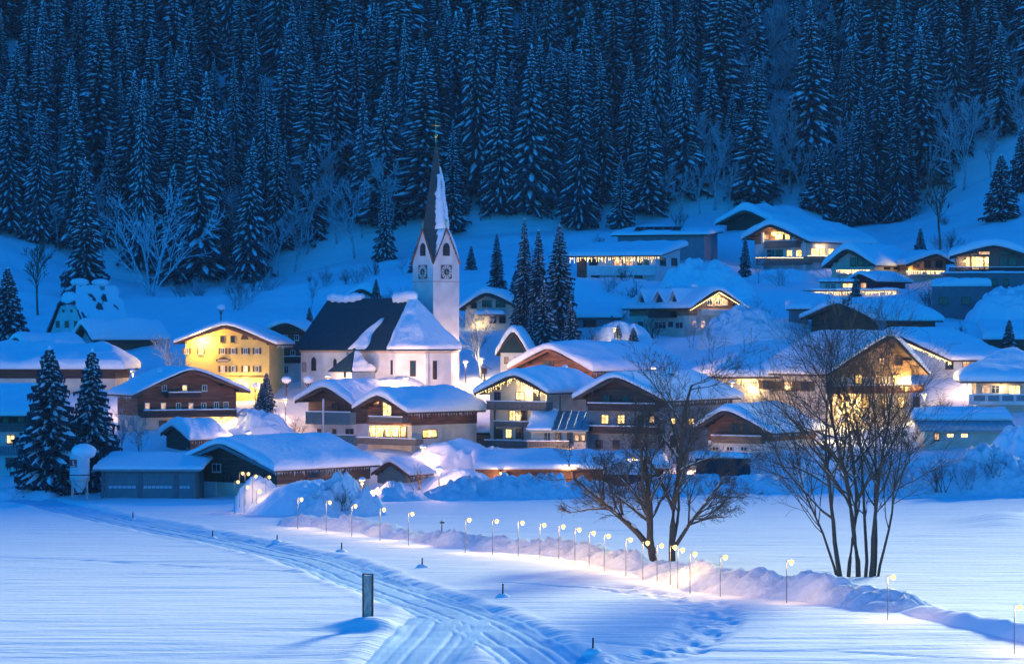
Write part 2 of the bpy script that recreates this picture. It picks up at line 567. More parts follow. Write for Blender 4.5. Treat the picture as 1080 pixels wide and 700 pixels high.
        s.place(face, u - hw - 0.08, u + hw + 0.08, e + 0.001, e + 0.18, z - hh - 0.07, z - hh - 0.005).build('sill', frame, o)
        if shutters:
            for sd in (-1, 1):
                a = u + sd * (hw + hw * 0.5 + 0.03)
                s.place(face, a - hw * 0.5, a + hw * 0.5, e + 0.005, e + 0.07, z - hh, z + hh).build('shutter', SHUT, o)
        return o
    def balcony(s, face, x0, x1, ytop, ybot, depth=1.3, m=WOODD, snow=True, posts=0, boards=True):
        """front rail runs between photo pixels x0..x1, its top at ytop, slab underside at ybot"""
        u0, zt = s.hit(face, x0, ytop, depth); u1, zb = s.hit(face, x1, ybot, depth)
        if u1 < u0: u0, u1 = u1, u0
        zb, zt = min(zb, zt), max(zb, zt)
        e = 0.06
        o = s.place(face, u0, u1, e, depth, zb, zb + 0.2).build('balcony', m, s.root)
        mb = MB()
        s.place(face, u0, u1, depth - 0.09, depth + 0.05, zt - 0.1, zt, mb)
        s.place(face, u0, u1, depth - 0.07, depth + 0.02, zb + 0.26, zb + 0.34, mb)
        if boards:
            n = max(3, int((u1 - u0) / 0.2))
            for k in range(n):
                a = u0 + (u1 - u0) * (k + 0.5) / n
                s.place(face, a - 0.078, a + 0.078, depth - 0.05, depth - 0.01, zb + 0.205, zt - 0.05, mb)
        else:
            s.place(face, u0, u1, depth - 0.06, depth, zb + 0.205, zt - 0.05, mb)
        for a in (u0, u1 - 0.08):
            s.place(face, a, a + 0.08, e, depth - 0.1, zb + 0.205, zt - 0.02, mb)
        r = mb.build('railing', m, o)
        if boards: r['kind'] = 'stuff'
        if snow:
            mb = MB()
            s.place(face, u0 - 0.02, u1 + 0.02, depth - 0.14, depth + 0.1, zt + 0.005, zt + 0.13, mb)
            mb.build('rail_snow', RSNOW, o)
        for k in range(posts):
            a = u0 + 0.06 + (u1 - u0 - 0.12) * k / max(1, posts - 1)
            s.place(face, a - 0.07, a + 0.07, depth - 0.32, depth - 0.18, zt, zt + 1.5).build('post', m, o)
        return o
    def chimney(s, a, y, h=1.3, w=0.6, cap=0.5):
        z = float(s.ztop(a))
        c = MB().box(a - w / 2, a + w / 2, y - w / 2, y + w / 2, z - 0.3, z + s.t + h).build('chimney', PLG, s.root)
        MB().blob((a, y, z + s.t + h + cap * 0.45), (w * 0.75, w * 0.75, cap), 10, 6, s.seed).build('chimney_snow', RSNOW, c, True)
    def wing_lamp(s, face, px, py, power, col=(1.0, 0.66, 0.28), label=None, off=0.35):
        u, z = s.hit(face, px, py, off)
        q = {'f': (u, s.y0 - off, z), 'r': (s.x1 + off, u, z), 'l': (s.x0 - off, u, z)}[face]
        M = Matrix.Translation(s.loc) @ Matrix.Rotation(s.phi, 4, 'Z')
        w = M @ Vector(q)
        return wall_lamp(w, s.phi + {'f': 0, 'r': math.pi / 2, 'l': -math.pi / 2}[face], power, col, label, off)
    def world(s, q):
        return Matrix.Translation(s.loc) @ Matrix.Rotation(s.phi, 4, 'Z') @ Vector(q)

def wall_lamp(w, rz, power, col, label, off=0.35):
    r = empty('wall_lamp', w, rz)
    tag(r, label, 'lamp')
    MB().tube([(0, off - 0.02, 0.05), (0, 0.1, 0.16), (0, 0, 0.12)], 0.025, 5).build('bracket', IRON, r)
    MB().blob((0, 0, 0), 0.12, 8, 6, 1, 0.0).build('bulb', BULBY, r, True)
    MB().tube([(0, 0, 0.10), (0, 0, 0.16)], [0.2, 0.05], 8).build('shade', IRON, r)
    light(r, (0, -0.25, -0.12), power, col, 0.2)
    return r

class Block(House):
    """Building under a single-pitch or flat roof that rises to the back; the same local frame and facade tools."""
    def __init__(s, name, label, cat, x0, x1, yeave, base, D, phi=0.0, depth=8.0, rise=1.2, of=0.8, os=0.7, t=0.8, wall=PLW, upper=None, split=None,
                 roof=WOODD, seed=0, ctrl=True, snow=True, group=None, ohb=0.4, snow_from=0.0, sunk=2.5, hip=0.0, edge=0.45):
        s.D = D; s.phi = R(phi); s.s = F / D; s.seed = seed; s.t = t
        c = math.cos(s.phi)
        W = (x1 - x0) / s.s / c
        zb = P(0, base, D)[2]
        s.loc = P((x0 + x1) / 2, base, D)
        s.zap = s.zl = s.zr = P(0, yeave, D)[2] - zb
        s.of = of; s.os = os
        s.x0 = -W / 2; s.x1 = W / 2; s.y0 = 0.0; s.y1 = depth; s.L = depth
        s.root = empty(name, s.loc, s.phi)
        tag(s.root, label, cat, group)
        if ctrl:
            M = Matrix.Rotation(s.phi, 3, 'Z')
            for (x, y, dz) in ((s.x0, 0, 0), (s.x1, 0, 0), (0, s.y1, 0.1 * depth)):
                q = M @ Vector((x, y, 0))
                CTRL.append((s.loc[0] + q.x, s.loc[1] + q.y, zb + dz))
        s.th = 0.22
        k = rise / (depth + of + ohb)
        ze = s.zap
        def zt(a, y):
            z = ze + k * (np.asarray(y) + of)
            if hip > 0:
                dx = np.minimum(np.asarray(a) - (s.x0 - os), (s.x1 + os) - np.asarray(a))
                z = np.minimum(z, ze + dx * hip)
            return z
        HOUSES.append((s.world((0, depth / 2, 0)), max(W, depth) * 0.55))
        s.ztop2 = zt; s.ztop = lambda a: zt(a, s.y1 * 0.5)
        za = lambda y: ze + k * (y + of) - s.th - 0.02
        def wallprism(z0, z1, g, mt, nm):
            mb = MB()
            A0, A1 = s.x0 - g, s.x1 + g; y0, y1 = s.y0 - g, s.y1 + g
            n = len(mb.v)
            t0 = za(y0) if z1 is None else z1; t1 = za(y1) if z1 is None else z1
            if hip > 0 and z1 is None: t1 = t0
            mb.v += [(A0, y0, z0), (A1, y0, z0), (A1, y1, z0), (A0, y1, z0), (A0, y0, t0), (A1, y0, t0), (A1, y1, t1), (A0, y1, t1)]
            mb.f += [(0, 3, 2, 1), (4, 5, 6, 7), (0, 1, 5, 4), (1, 2, 6, 5), (2, 3, 7, 6), (3, 0, 4, 7)]
            mb.build(nm, mt, s.root)
        s.split = None if split is None else P(0, split, D)[2] - zb
        if s.split is None:
            wallprism(-sunk, None, 0, wall, 'wall')
        else:
            wallprism(-sunk, s.split, 0, wall, 'wall')
            wallprism(s.split, None, 0.05, upper, 'upper_wall')
        A = np.linspace(s.x0 - os, s.x1 + os, 2 if hip == 0 else 24); Y = np.linspace(-of, depth + ohb, 2 if hip == 0 else 16)
        mb = MB()
        AA, YY = np.meshgrid(A, Y); Z = zt(AA, YY)
        V = np.stack([AA, YY, Z], -1)
        if hip == 0:
            lo = [(float(a), float(y), float(zt(a, y)) - s.th) for y in Y for a in A]
            up = [(float(a), float(y), float(zt(a, y))) for y in Y for a in A]
            mb.v = lo + up
            mb.f = [(0, 2, 3, 1), (4, 5, 7, 6), (0, 1, 5, 4), (1, 3, 7, 5), (3, 2, 6, 7), (2, 0, 4, 6)]
            mb.build('roof_slab', roof, s.root)
        else:
            W2 = V.copy(); W2[..., 2] -= s.th
            o = link('roof_slab', grid_mesh('roof_slab', V, roof, False), s.root)
            link('soffit', grid_mesh('soffit', W2[:, ::-1], roof, False), o)
            e = MB(); e.box(s.x0 - os, s.x1 + os, -of - 0.03, -of, ze - s.th - 0.02, ze + 0.02); e.build('fascia', roof, o)
        if snow:
            y_from = -of - 0.1 + snow_from * (depth + of)
            snow_cap(lambda a, y: zt(np.clip(a, s.x0 - os, s.x1 + os), y) + 0.012, s.x0 - os - 0.08, s.x1 + os + 0.08, y_from, depth + ohb + 0.05, t, s.root, seed, edge=edge)
# ------------------------------------------------------------------ the houses, front row first
def row(h, face, xs, y, w, hh, lits, **k):
    for x, l in zip(xs, lits):
        h.window(face, x, y, w, hh, l, **k)

# barn with the low wide roof beside the garages
barn = House('barn', 'low wide dark timber barn behind the lamp-lit snow mound', 'barn', (232, 468), (177, 490), (293, 494), 522, 352, -38, far=397,
             lower=PLC, upper=WOODD, split=509, t=0.85, seed=2, verge=TEAL, of=1.6)
barn.window('f', 229, 493, 10, 9, 0)
barn.window('r', 341, 499, 34, 9, 0, frame=FRB, panes=3, name='barn_door')
MB().box(barn.x0 + 1.2, barn.x0 + 5.0, barn.y0 - 0.25, barn.y0 - 0.06, -1, 1.5).build('plinth', PLW, barn.root)
for k in range(5):
    u, z = barn.hit('f', 232 + k * 4.2, 504)
    barn.place('f', u - 0.12, u + 0.12, 0.06, 0.16, z - 0.4, z + 0.4).build('vent_slot', BLACK, barn.root)

gar = Block('garage_block', 'teal three-door garage block beside the white silo', 'garage', 110, 206, 494, 522, 349, -3, depth=9, rise=1.3, of=1.6, os=1.0, t=0.45, wall=TEAL, seed=3, roof=METAL)
for (a, b_) in ((113, 146), (150, 184), (188, 203)):
    u0, _ = gar.hit('f', a, 508); u1, zt_ = gar.hit('f', b_, 499)
    d = gar.place('f', u0, u1, -0.02, 0.06, -0.4, zt_).build('garage_door', MATS['garage_paint'], gar.root)
    for k in range(4):
        z = zt_ * (k + 0.5) / 4
        gar.place('f', u0 + 0.05, u1 - 0.05, 0.065, 0.10, z - zt_ / 8 + 0.04, z + zt_ / 8 - 0.04).build('door_panel', TEAL, d)
    n = max(2, int((u1 - u0) / 0.55))
    z = zt_ * 0.375
    for k in range(n):
        a0 = u0 + 0.2 + (u1 - u0 - 0.4) * k / n
        gar.place('f', a0, a0 + (u1 - u0 - 0.4) / n - 0.1, 0.105, 0.12, z - 0.16, z + 0.16).build('door_light', mat('frosted_pane', (0.45, 0.52, 0.58), 0.3), d)
for x in (108.5, 148, 186):
    u, _ = gar.hit('f', x, 508)
    gar.place('f', u - 0.18, u + 0.18, 0.02, 0.16, -0.5, gar.zap - 0.25).build('pillar', CONC, gar.root)

shed = House('shed', 'little dark gabled shed behind the ploughed snow bank', 'shed', (411, 487), (391, 499), (433, 500), 510, 369, -35, far=457, t=0.55, seed=4, upper=TEAL, of=0.6, os=0.5)
MB().box(shed.x1 + 0.02, shed.x1 + 0.08, 2.0, 4.2, -0.5, 1.3).build('door', WOODB, shed.root)
barn2 = House('shed', 'snow-buried hut under the brown chalet by the bare bush', 'shed', (182, 449), (168, 457), (202, 463), 472, 372, -45, far=240, t=1.0, seed=5, of=0.5, os=0.5)

# long carport roof with two lamps
carp = Block('carport', 'long low open carport with two lamps under its snowy roof', 'carport', 506, 700, 494, 511, 366, 3, depth=7, rise=1.2, of=1.0, os=0.6, t=1.0, wall=WOODR, seed=6, roof=WOODR)
for k in range(9):
    u = carp.x0 + 0.3 + (carp.x1 - carp.x0 - 0.6) * k / 8
    MB().box(u - 0.12, u + 0.12, -0.75, -0.5, -1, carp.zap - 0.2).build('post', WOODB, carp.root)

# dark teal balcony chalet and its neighbour
h5 = House('chalet', 'blue-grey chalet with teal balcony and white wall below the church', 'chalet', (341, 408), (310, 423), (372, 426), 478, 398, -32, L=22, lower=PLW, upper=WOODD, split=447, t=1.0, seed=7, of=1.8)
h5.balcony('f', 322, 369, 434, 448, 1.5, TEAL)
h5.balcony('f', 330, 372, 458, 470, 1.2, TEAL)
row(h5, 'f', (337, 353, 367, 371.5), 456, 4, 8, (0, 0, 0, 0), panes=1, frame=FRB)
h5.window('f', 353, 428, 6, 7, 0, frame=FRB)
MB().tube([(h5.hit('f', 341, 420, 1.6)[0], h5.y0 - 1.6, -0.5), (h5.hit('f', 341, 420, 1.6)[0], h5.y0 - 1.6, h5.zap - 1.6)], 0.14, 6).build('post', PLW, h5.root)

h6 = House('chalet', 'chalet with tall lit gable window and string lights along its terrace', 'chalet', (398, 417), (371, 431), (431, 434), 478, 384, -42, far=512, lower=PLC, upper=WOODB, split=448, t=1.15, seed=8, of=1.8, verge=WOODD)
h6.window('f', 409, 431, 10, 15, 1, frame=FRB)
h6.window('f', 397, 424.5, 8, 4, 2, frame=FRB, panes=1)
h6.balcony('f', 389, 424, 439, 446, 1.4, WOODG)
row(h6, 'f', (394, 402, 410, 418, 426), 455, 6.4, 11, (1, 1, 1, 1, 2), frame=FRB, panes=1)
h6.balcony('f', 376, 438, 461, 470, 1.6, WOODG, posts=0)
h6.window('r', 452.5, 457, 15, 8.5, 1, frame=FRB, panes=3)
h6.window('r', 476.5, 457, 12, 9, 1, frame=PLW)
a0, z0 = h6.hit('r', 467, 450); a1, z1 = h6.hit('r', 498, 470)
h6.place('r', a0, a1, 0.07, 0.16, z1, z0).build('render_panel', PLC, h6.root)

h7 = House('guest_house', 'tall guest house with icicle lights on its gable and stacked balconies', 'guest house', (542, 396), (500, 415), (578, 414), 486, 388, -33, far=640, lower=PLC, upper=PLC, split=460, t=1.1, seed=9, of=1.8, os=1.4)
h7.balcony('f', 513, 576, 423, 433, 1.7, WOODG)
h7.balcony('f', 521, 560, 444, 450.5, 1.3, WOODG)
h7.balcony('f', 511, 578, 464, 473, 1.6, WOODG)
row(h7, 'f', (549,), 417.5, 9, 9, (1,), frame=FRB)
row(h7, 'f', (525, 566), 418, 7, 10, (0, 0), frame=FRB)
row(h7, 'f', (541, 553), 438, 7, 11, (1, 0), frame=FRB)
row(h7, 'f', (537, 527, 548), 457, 7, 10, (1, 0, 0), frame=FRB)
row(h7, 'f', (534, 520), 478, 7, 8, (2, 0), frame=FRB)
row(h7, 'r', (588, 590), 437, 5, 7, (2, 2), frame=FRB, panes=1)
for x in (521.5, 551):
    u, _ = h7.hit('f', x, 440, 1.2)
    MB().box(u - 0.1, u + 0.1, h7.y0 - 1.25, h7.y0 - 1.05, -1, h7.zap - 4).build('post', WOODD, h7.root)
u, z = h7.hit('r', 590, 430)
h7.place('r', u - 0.05, u + 0.05, 0.06, 0.16, -1, h7.zr - 0.4).build('downpipe', IRON, h7.root)

h7b = Block('annex', 'low annex with striped metal roof joined to the tall guest house', 'annex', 560, 618, 453, 486, 381, -8, depth=6, rise=2.3, of=0.9, os=0.4, t=0.35, wall=PLC, seed=10, roof=METAL, snow=False, ctrl=False)
for k in range(9):
    a = h7b.x0 - 0.3 + (h7b.x1 - h7b.x0 + 0.6) * k / 8
    mb = MB(); n = 0
    z0 = float(h7b.ztop2(a, -0.9)); z1 = float(h7b.ztop2(a, 6.4))
    mb.tube([(a, -0.9, z0 + 0.03), (a, 6.3, z1 + 0.03)], 0.06, 4).build('roof_seam', METAL, h7b.root)
snow_cap(lambda a, y: h7b.ztop2(a, y) + 0.02, h7b.x0 - 0.4, h7b.x0 + 2.8, -1.0, 6.3, 0.5, h7b.root, 31)
row(h7b, 'f', (577, 589, 601), 461, 6, 10, (0, 0, 0), frame=FRB)
row(h7b, 'f', (608.5, 615), 461.5, 5, 7, (2, 2), frame=FRB, panes=1)
h7b.window('f', 576, 460, 4, 9, 2, panes=1)
h7b.balcony('f', 556, 600, 465, 473, 1.2, WOODG)

h8 = House('chalet', 'dark broad chalet with paired lit windows behind the twin-trunked tree', 'chalet', (648, 398), (606, 420), (701, 422), 488, 379, -30, far=792, lower=PLG, upper=WOODD, split=429, t=0.85, seed=11, of=1.6)
row(h8, 'f', (638.5, 655.5), 442, 8, 10, (1, 1), frame=FRB)
row(h8, 'f', (676, 688), 442, 6, 9, (0, 2), frame=FRB)
row(h8, 'f', (640, 660), 420, 7, 8, (0, 0), frame=FRB)
h8.balcony('f', 620, 690, 425, 434, 1.4, WOODD)
h8.balcony('f', 620, 692, 449, 458, 1.2, WOODD)
row(h8, 'f', (632, 650, 670), 468, 7, 9, (0, 0, 0), frame=FRB)
row(h8, 'r', (709.5, 728.5), 444, 6.5, 7, (1, 1), frame=FRB, panes=2)
row(h8, 'r', (696.5, 709), 465, 6, 12, (0, 0), frame=FRB)
a0, z0 = h8.hit('r', 693, 457); a1, z1 = h8.hit('r', 719, 482)
h8.place('r', max(a0, h8.y0 + 0.1), a1, 0.02, 0.05, z1, z0).build('render_panel', PLW, h8.root)
h8.chimney(2.2, 12, 0.5)

h9 = House('chalet', 'small dark chalet with carved balcony between the two bare trees', 'chalet', (764, 433), (734, 451), (812, 456), 482, 371, -30, far=880, lower=PLW, upper=WOODB, split=465, t=0.95, seed=12, of=1.8)
h9.balcony('f', 750, 803, 459, 468, 1.3, WOODL)
row(h9, 'f', (776, 787), 450, 7, 9, (0, 0), frame=FRB)
row(h9, 'f', (755, 770, 785), 473, 7, 5, (0, 0, 0))

nook = Block('shed', 'small flat shed between the chalets under the snow slope', 'shed', 498, 524, 456, 487, 394, 0, depth=5, rise=0.6, of=0.8, os=0.5, t=0.8, wall=PLC, seed=13, split=474, upper=WOODL, ctrl=False)

# middle rows
h10 = House('barn', 'large barn with red-brown gable and long snowy roof beside the church green', 'barn', (578, 368), (536, 389), (624, 391), 410, 424, -35, far=735, upper=WOODR, t=1.1, seed=14, verge=WOODR, of=1.4)
row(h10, 'f', (578,), 383, 12, 6, (0,), frame=FRB)
h10.chimney(-1.5, 20, 0.3)
h11 = House('chapel', 'tiny chapel with dark steep gable under heavy snow', 'chapel', (541, 350), (523, 374), (558, 374), 390, 441, -12, L=6, t=1.1, seed=15, upper=PLW, os=0.6, of=0.5, edge=0.6, purlins=False)
zc = h11.hit('f', 541, 372)[1]
MB().prism_y([(h11.x0 - 0.2, zc), (h11.x1 + 0.2, zc), (0.0, h11.zap - 0.35)], h11.y0 - 0.12, h11.y0 - 0.02).build('shingled_gable', SLATE, h11.root)
row(h11, 'f', (534, 545), 380, 6, 9, (0, 0), panes=1)
h12 = House('house', 'cream house with snow-laden awning behind the frosted tree', 'house', (513, 309), (483, 326), (547, 323), 348, 476, -10, L=11, lower=PLC, upper=PLC, split=335, t=1.0, seed=16)
row(h12, 'f', (513.5, 528), 320, 10, 7, (0, 0), frame=FRB)
row(h12, 'f', (500,), 322, 6, 6, (0,), frame=FRB)
row(h12, 'f', (520, 530), 337, 7, 7, (0, 0), frame=FRB)
aw = MB().box(*sorted((h12.hit('f', 505, 331)[0], h12.hit('f', 532, 331)[0])), h12.y0 - 1.6, h12.y0, h12.hit('f', 505, 333)[1], h12.hit('f', 505, 332)[1]).build('awning', WOODD, h12.root)
za = h12.hit('f', 505, 331.8)[1]
snow_cap(lambda a, y: np.full(np.shape(a), za), *sorted((h12.hit('f', 504, 331)[0], h12.hit('f', 533, 331)[0])), h12.y0 - 1.8, h12.y0 - 0.05, 0.7, h12.root, 4)

# upper slope
h13 = Block('house', 'modern white house with icicle lights along its whole eave', 'house', 609, 691, 270, 297, 521, -20, depth=15, rise=2.2, of=1.3, os=1.3, t=1.0, wall=PLW, seed=17)
row(h13, 'f', (626, 652, 664), 277, 9, 7, (0, 2, 2), frame=FRB)
row(h13, 'f', (675, 682), 277, 5, 6, (0, 0), frame=FRB, panes=1)
row(h13, 'f', (628, 655, 673), 291.5, 9, 4, (0, 0, 0), frame=FRB)
row(h13, 'r', (699, 711), 276, 7, 8, (0, 0), frame=FRB)
h13.balcony('f', 620, 691, 281, 290, 1.5, PLW, boards=False)
u0, z0 = h13.hit('f', 609, 273); u1, z1 = h13.hit('f', 619, 295)
h13.place('f', h13.x0, u1, 0.01, 0.08, z1, z0).build('timber_panel', WOODB, h13.root)
for x in (619.5, 643, 668):
    u, _ = h13.hit('f', x, 280, 1.2)
    MB().box(u - 0.1, u + 0.1, -1.25, -1.05, -1, h13.zap - 0.25).build('post', PLW, h13.root)

h14 = Block('house', 'dark flat-roofed house with solar panels above the icicle-lit house', 'house', 652, 742, 248, 274, 548, -15, depth=13, rise=1.0, of=1.0, os=1.0, t=0.8, wall=PLG, seed=18)
for k in range(5):
    a = h14.x0 + 3.0 + k * 1.8
    z = float(h14.ztop2(a, 0.6)) + 0.85
    mb = MB(); n = len(mb.v)
    mb.v += [(a, 0.6, z), (a + 1.7, 0.6, z), (a + 1.7, 3.0, z + 0.75), (a, 3.0, z + 0.75), (a, 0.6, z - 0.08), (a + 1.7, 0.6, z - 0.08), (a + 1.7, 3.0, z + 0.67), (a, 3.0, z + 0.67)]
    mb.f += [(0, 1, 2, 3), (7, 6, 5, 4), (0, 4, 5, 1), (1, 5, 6, 2), (2, 6, 7, 3), (3, 7, 4, 0)]
    mb.build('solar_panel', SOLAR, h14.root)

h15 = House('house', 'cream house with three roof dormers and lit gable edge', 'house', (758, 306), (726, 325), (791, 325), 354, 470, 35, far=659, lower=PLC, upper=WOODL, split=333, t=0.8, seed=19, of=1.4, os=1.0)
row(h15, 'f', (748, 757, 764), 318, 6, 8, (0, 0, 2), frame=FRW)
h15.balcony('f', 740, 788, 327, 333, 1.2, PLC, boards=False)
row(h15, 'f', (732, 741), 342, 5, 8, (2, 2))
row(h15, 'l', (676, 708), 342, 6, 7, (0, 0), panes=1)
h15.window('l', 697, 343, 12, 8, 0, panes=3)
h15.window('l', 717, 343, 8, 7, 0, panes=2)
u0, z0 = h15.hit('l', 690, 329); u1, z1 = h15.hit('l', 714, 335)
h15.place('l', min(u0, u1), max(u0, u1), 0.05, 1.3, z1, z0).build('awning', IRON, h15.root)
for (px, w) in ((684, 2.0), (702, 2.8), (718, 2.0)):
    # dormers on the visible slope: little gables poking through the snow
    a = -h15.wl * 0.72
    M_ = Matrix.Rotation(-h15.phi, 3, 'Z')
    o_ = M_ @ (Vector((0, 0, CZ)) - Vector(h15.loc)); d_ = M_ @ Vector(((px - 540) / F, 1, -(316 - 350) / F))
    y = (o_ + d_ * ((a - o_.x) / d_.x)).y
    z = float(h15.ztop(a))
    mb = MB(); n = 0
    dm = MB()
    dm.v += [(a - 1.2, y - w / 2, z - 0.4), (a - 1.2, y + w / 2, z - 0.4), (a - 1.2, y, z + 1.9), (a + 3.4, y, z + 1.9)]
    dm.f += [(1, 0, 2), (0, 3, 2), (1, 2, 3)]
    do = dm.build('dormer', WOODD, h15.root)
    MB().box(a - 1.28, a - 1.22, y - w * 0.2, y + w * 0.2, z + 0.25, z + 0.95).build('pane', DGLASS, do)
    sn = MB()
    for sd in (-1, 1):
        sn.v += [(a - 1.7, y, z + 2.45), (a - 1.7, y + sd * w * 0.75, z + 0.05), (a + 3.4, y + sd * 0.3, z + 2.3), (a - 1.7, y, z + 2.05), (a - 1.7, y + sd * w * 0.75, z - 0.25)]
        k = len(sn.v) - 5
        sn.f += [(k, k + 1, k + 2), (k, k + 3, k + 4, k + 1)]
    sn.build('dormer_snow', RSNOW, do)
h15.chimney(-1.0, 5, 0.2, 0.9); h15.chimney(-0.6, 12, 0.2, 0.9)

h16 = House('barn', 'dark unlit barn under a thick overhanging snow roof, highest of the houses', 'barn', (785, 222), (757, 235), (812, 235), 246, 576, -40, far=888, upper=WOODD, t=1.4, seed=20, of=2.2)
h17 = House('chalet', 'lit timber chalet with garlanded balconies on the upper slope', 'chalet', (812, 237), (785, 251), (851, 256), 285, 545, -42, far=930, lower=PLW, upper=WOODL, split=257, t=1.3, seed=21, of=2.2, os=1.3)
row(h17, 'f', (822,), 250, 8, 6, (1,), frame=FRB)
row(h17, 'f', (809, 831), 250, 5, 6, (2, 1), frame=FRB)
h17.balcony('f', 806, 840, 254.5, 261, 1.4, WOODG)
row(h17, 'f', (813, 822), 267, 7, 7, (0, 0), frame=FRB)
row(h17, 'f', (833, 843), 267, 6, 7, (1, 1), frame=FRB)
row(h17, 'r', (858, 867, 876), 266, 7, 8, (1, 1, 1), frame=FRB)
h17.balcony('f', 797, 852, 272, 279, 1.6, WOODG)
h17.balcony('r', 853, 880, 270, 277, 1.3, WOODL)
for x in (804, 836.5, 848):
    u, _ = h17.hit('f', x, 265, 1.2)
    MB().box(u - 0.2, u + 0.2, h17.y0 - 1.3, h17.y0 - 0.9, -1, float(h17.ztop(u)) - 0.4).build('post', PLW, h17.root)

h18 = House('chalet', 'chalet with glazed gable and glowing balcony above the red-walled cottage', 'chalet', (893, 263), (869, 281), (921, 280), 296, 520, -32, far=985, lower=PLC, upper=PLC, split=285, t=1.2, seed=22, of=1.8)
row(h18, 'f', (900, 907.5, 914.5), 276, 6, 9, (0, 0, 0), frame=FRB, panes=1)
h18.balcony('f', 882, 918, 284.5, 289, 1.3, PLC, boards=False, snow=False)
row(h18, 'r', (935, 945), 282, 8, 4, (0, 0), frame=FRB)
h18b = House('chalet', 'right-hand gable wing with yellow glowing balcony beside the glazed chalet', 'chalet', (988, 268), (955, 279), (1007, 277), 297, 521, 12, L=11, lower=PLC, upper=WOODL, split=285, t=0.9, seed=23, of=1.6)
row(h18b, 'f', (966, 978, 990), 278.5, 8, 8, (0, 0, 0), frame=FRB)
h18b.balcony('f', 956, 996, 285.5, 290.5, 1.2, PLC, boards=False, snow=False)
h19 = House('cottage', 'red-walled cottage with lit window above the glowing garland', 'cottage', (906, 289), (893, 297), (923, 297), 310, 507, -38, far=968, upper=mat('red_wall', (0.28, 0.035, 0.05), 0.7, var=0.2, scale=2), lower=PLC, split=309, t=0.6, seed=24)
row(h19, 'f', (911,), 301, 6, 6, (2,), frame=FRB, panes=1)
h19b = Block('annex', 'cream annex with yellow lit window under the glowing balcony', 'annex', 866, 903, 297, 312, 506, -4, depth=5, rise=0.4, of=0.3, os=0.2, t=0.4, wall=PLC, seed=25, ctrl=False)
row(h19b, 'f', (894,), 302.5, 11, 8, (1,), frame=FRB)
row(h19b, 'f', (876,), 302.5, 12, 7, (0,))

pod = Block('podium', 'grey concrete podium under the modern chalet', 'podium', 1000, 1110, 288, 330, 494, -4, depth=12, rise=0.1, of=0.1, os=0.1, t=0.3, wall=CONC, roof=CONC, seed=26)
row(pod, 'f', (1061, 1049), 298, 6, 8, (0, 0), frame=FRB)
h20 = House('chalet', 'modern dark chalet with lit glazed front on a concrete podium', 'chalet', (1048, 259), (1003, 270), (1094, 272), 288, 499, -8, L=15, upper=WOODG, t=1.3, seed=27, of=2.0, ctrl=False)
row(h20, 'f', (1031,), 277.5, 13, 14, (1,), frame=FRB, panes=3)
row(h20, 'f', (1040.5, 1021), 277.5, 5, 14, (1, 2), frame=FRB, panes=1)
row(h20, 'f', (1058, 1068), 276, 8, 9, (0, 0), frame=FRB)
row(h20, 'f', (1038,), 267, 12, 4, (2,), frame=FRB, panes=1)
row(h20, 'f', (1064,), 266.5, 14, 4, (0,), frame=FRB, panes=2)
h20.balcony('f', 1001, 1082, 282, 287, 1.6, IRON)
h21 = Block('concrete_annex', 'plain grey concrete cube below the modern chalet, snow on top', 'annex', 985, 1043, 302, 338, 487, -6, depth=6, rise=0.1, of=0.1, os=0.1, t=1.3, wall=CONC, roof=CONC, seed=28)
row(h21, 'f', (995, 1019), 317, 10, 8, (0, 0), frame=FRB)

h22 = House('barn', 'dark barn with broad snow roof behind the clump of tall bare stems', 'barn', (883, 320), (848, 335), (921, 338), 352, 455, -40, far=1005, upper=WOODD, t=1.0, seed=29, of=1.4)
row(h22, 'f', (884,), 332, 8, 7, (0,), frame=FRB)

h23 = House('inn', 'big floodlit inn gable behind the clump of tall bare stems', 'inn', (940, 354), (866, 394), (984, 394), 452, 402, 33, far=800, lower=PLC, upper=WOODL, split=397, t=0.75, seed=30, of=2.0, os=1.6, ctrl=True)
row(h23, 'f', (905, 925, 945), 400, 9, 10, (1, 2, 1), frame=FRB)
row(h23, 'f', (890, 912, 932, 950, 966), 424, 8, 12, (2, 1, 1, 1, 0), frame=FRB)
row(h23, 'f', (930, 948), 381, 8, 8, (2, 0), frame=FRB)
h23.balcony('f', 878, 975, 407, 414, 1.6, WOODB)
row(h23, 'l', (815, 832, 850), 407, 8, 10, (0, 2, 0), frame=FRB, shutters=True)
h23b = Block('inn_wing', 'cream wing of the inn with a wide soft snow roof', 'wing', 762, 868, 397, 428, 408, 8, depth=14, rise=3.0, of=1.4, os=1.6, t=1.0, wall=PLC, seed=31, hip=0.35)
row(h23b, 'f', (808, 829, 846), 405.5, 8, 9, (0, 1, 0), frame=FRB, shutters=True)

h24 = House('house', 'white house with three brown-framed windows and lights along its verge', 'house', (938, 351), (914, 370), (992, 379), 396, 432, -55, far=1065, upper=PLW, t=0.9, seed=32)
row(h24, 'r', (1001, 1019, 1035), 385, 9, 8, (0, 2, 1), frame=FRB)

h25 = Block('house', 'cream house with panelled white balcony at the edge of view', 'house', 1030, 1110, 402, 432, 393, -6, depth=12, rise=3.4, of=1.6, os=2.2, t=1.2, wall=PLC, seed=33, hip=0.5)
row(h25, 'f', (1040, 1050), 410.5, 9, 9, (2, 0))
row(h25, 'f', (1070,), 411, 12, 10, (1,))
h25.balcony('f', 1022, 1100, 416, 427, 1.4, PLW, boards=False)
for k in range(4):
    u, z = h25.hit('f', 1033 + k * 15, 420, 1.4)
    h25.place('f', u - 0.75, u + 0.75, 1.405, 1.43, z - 0.35, z + 0.4).build('balcony_panel', PLG, h25.root)

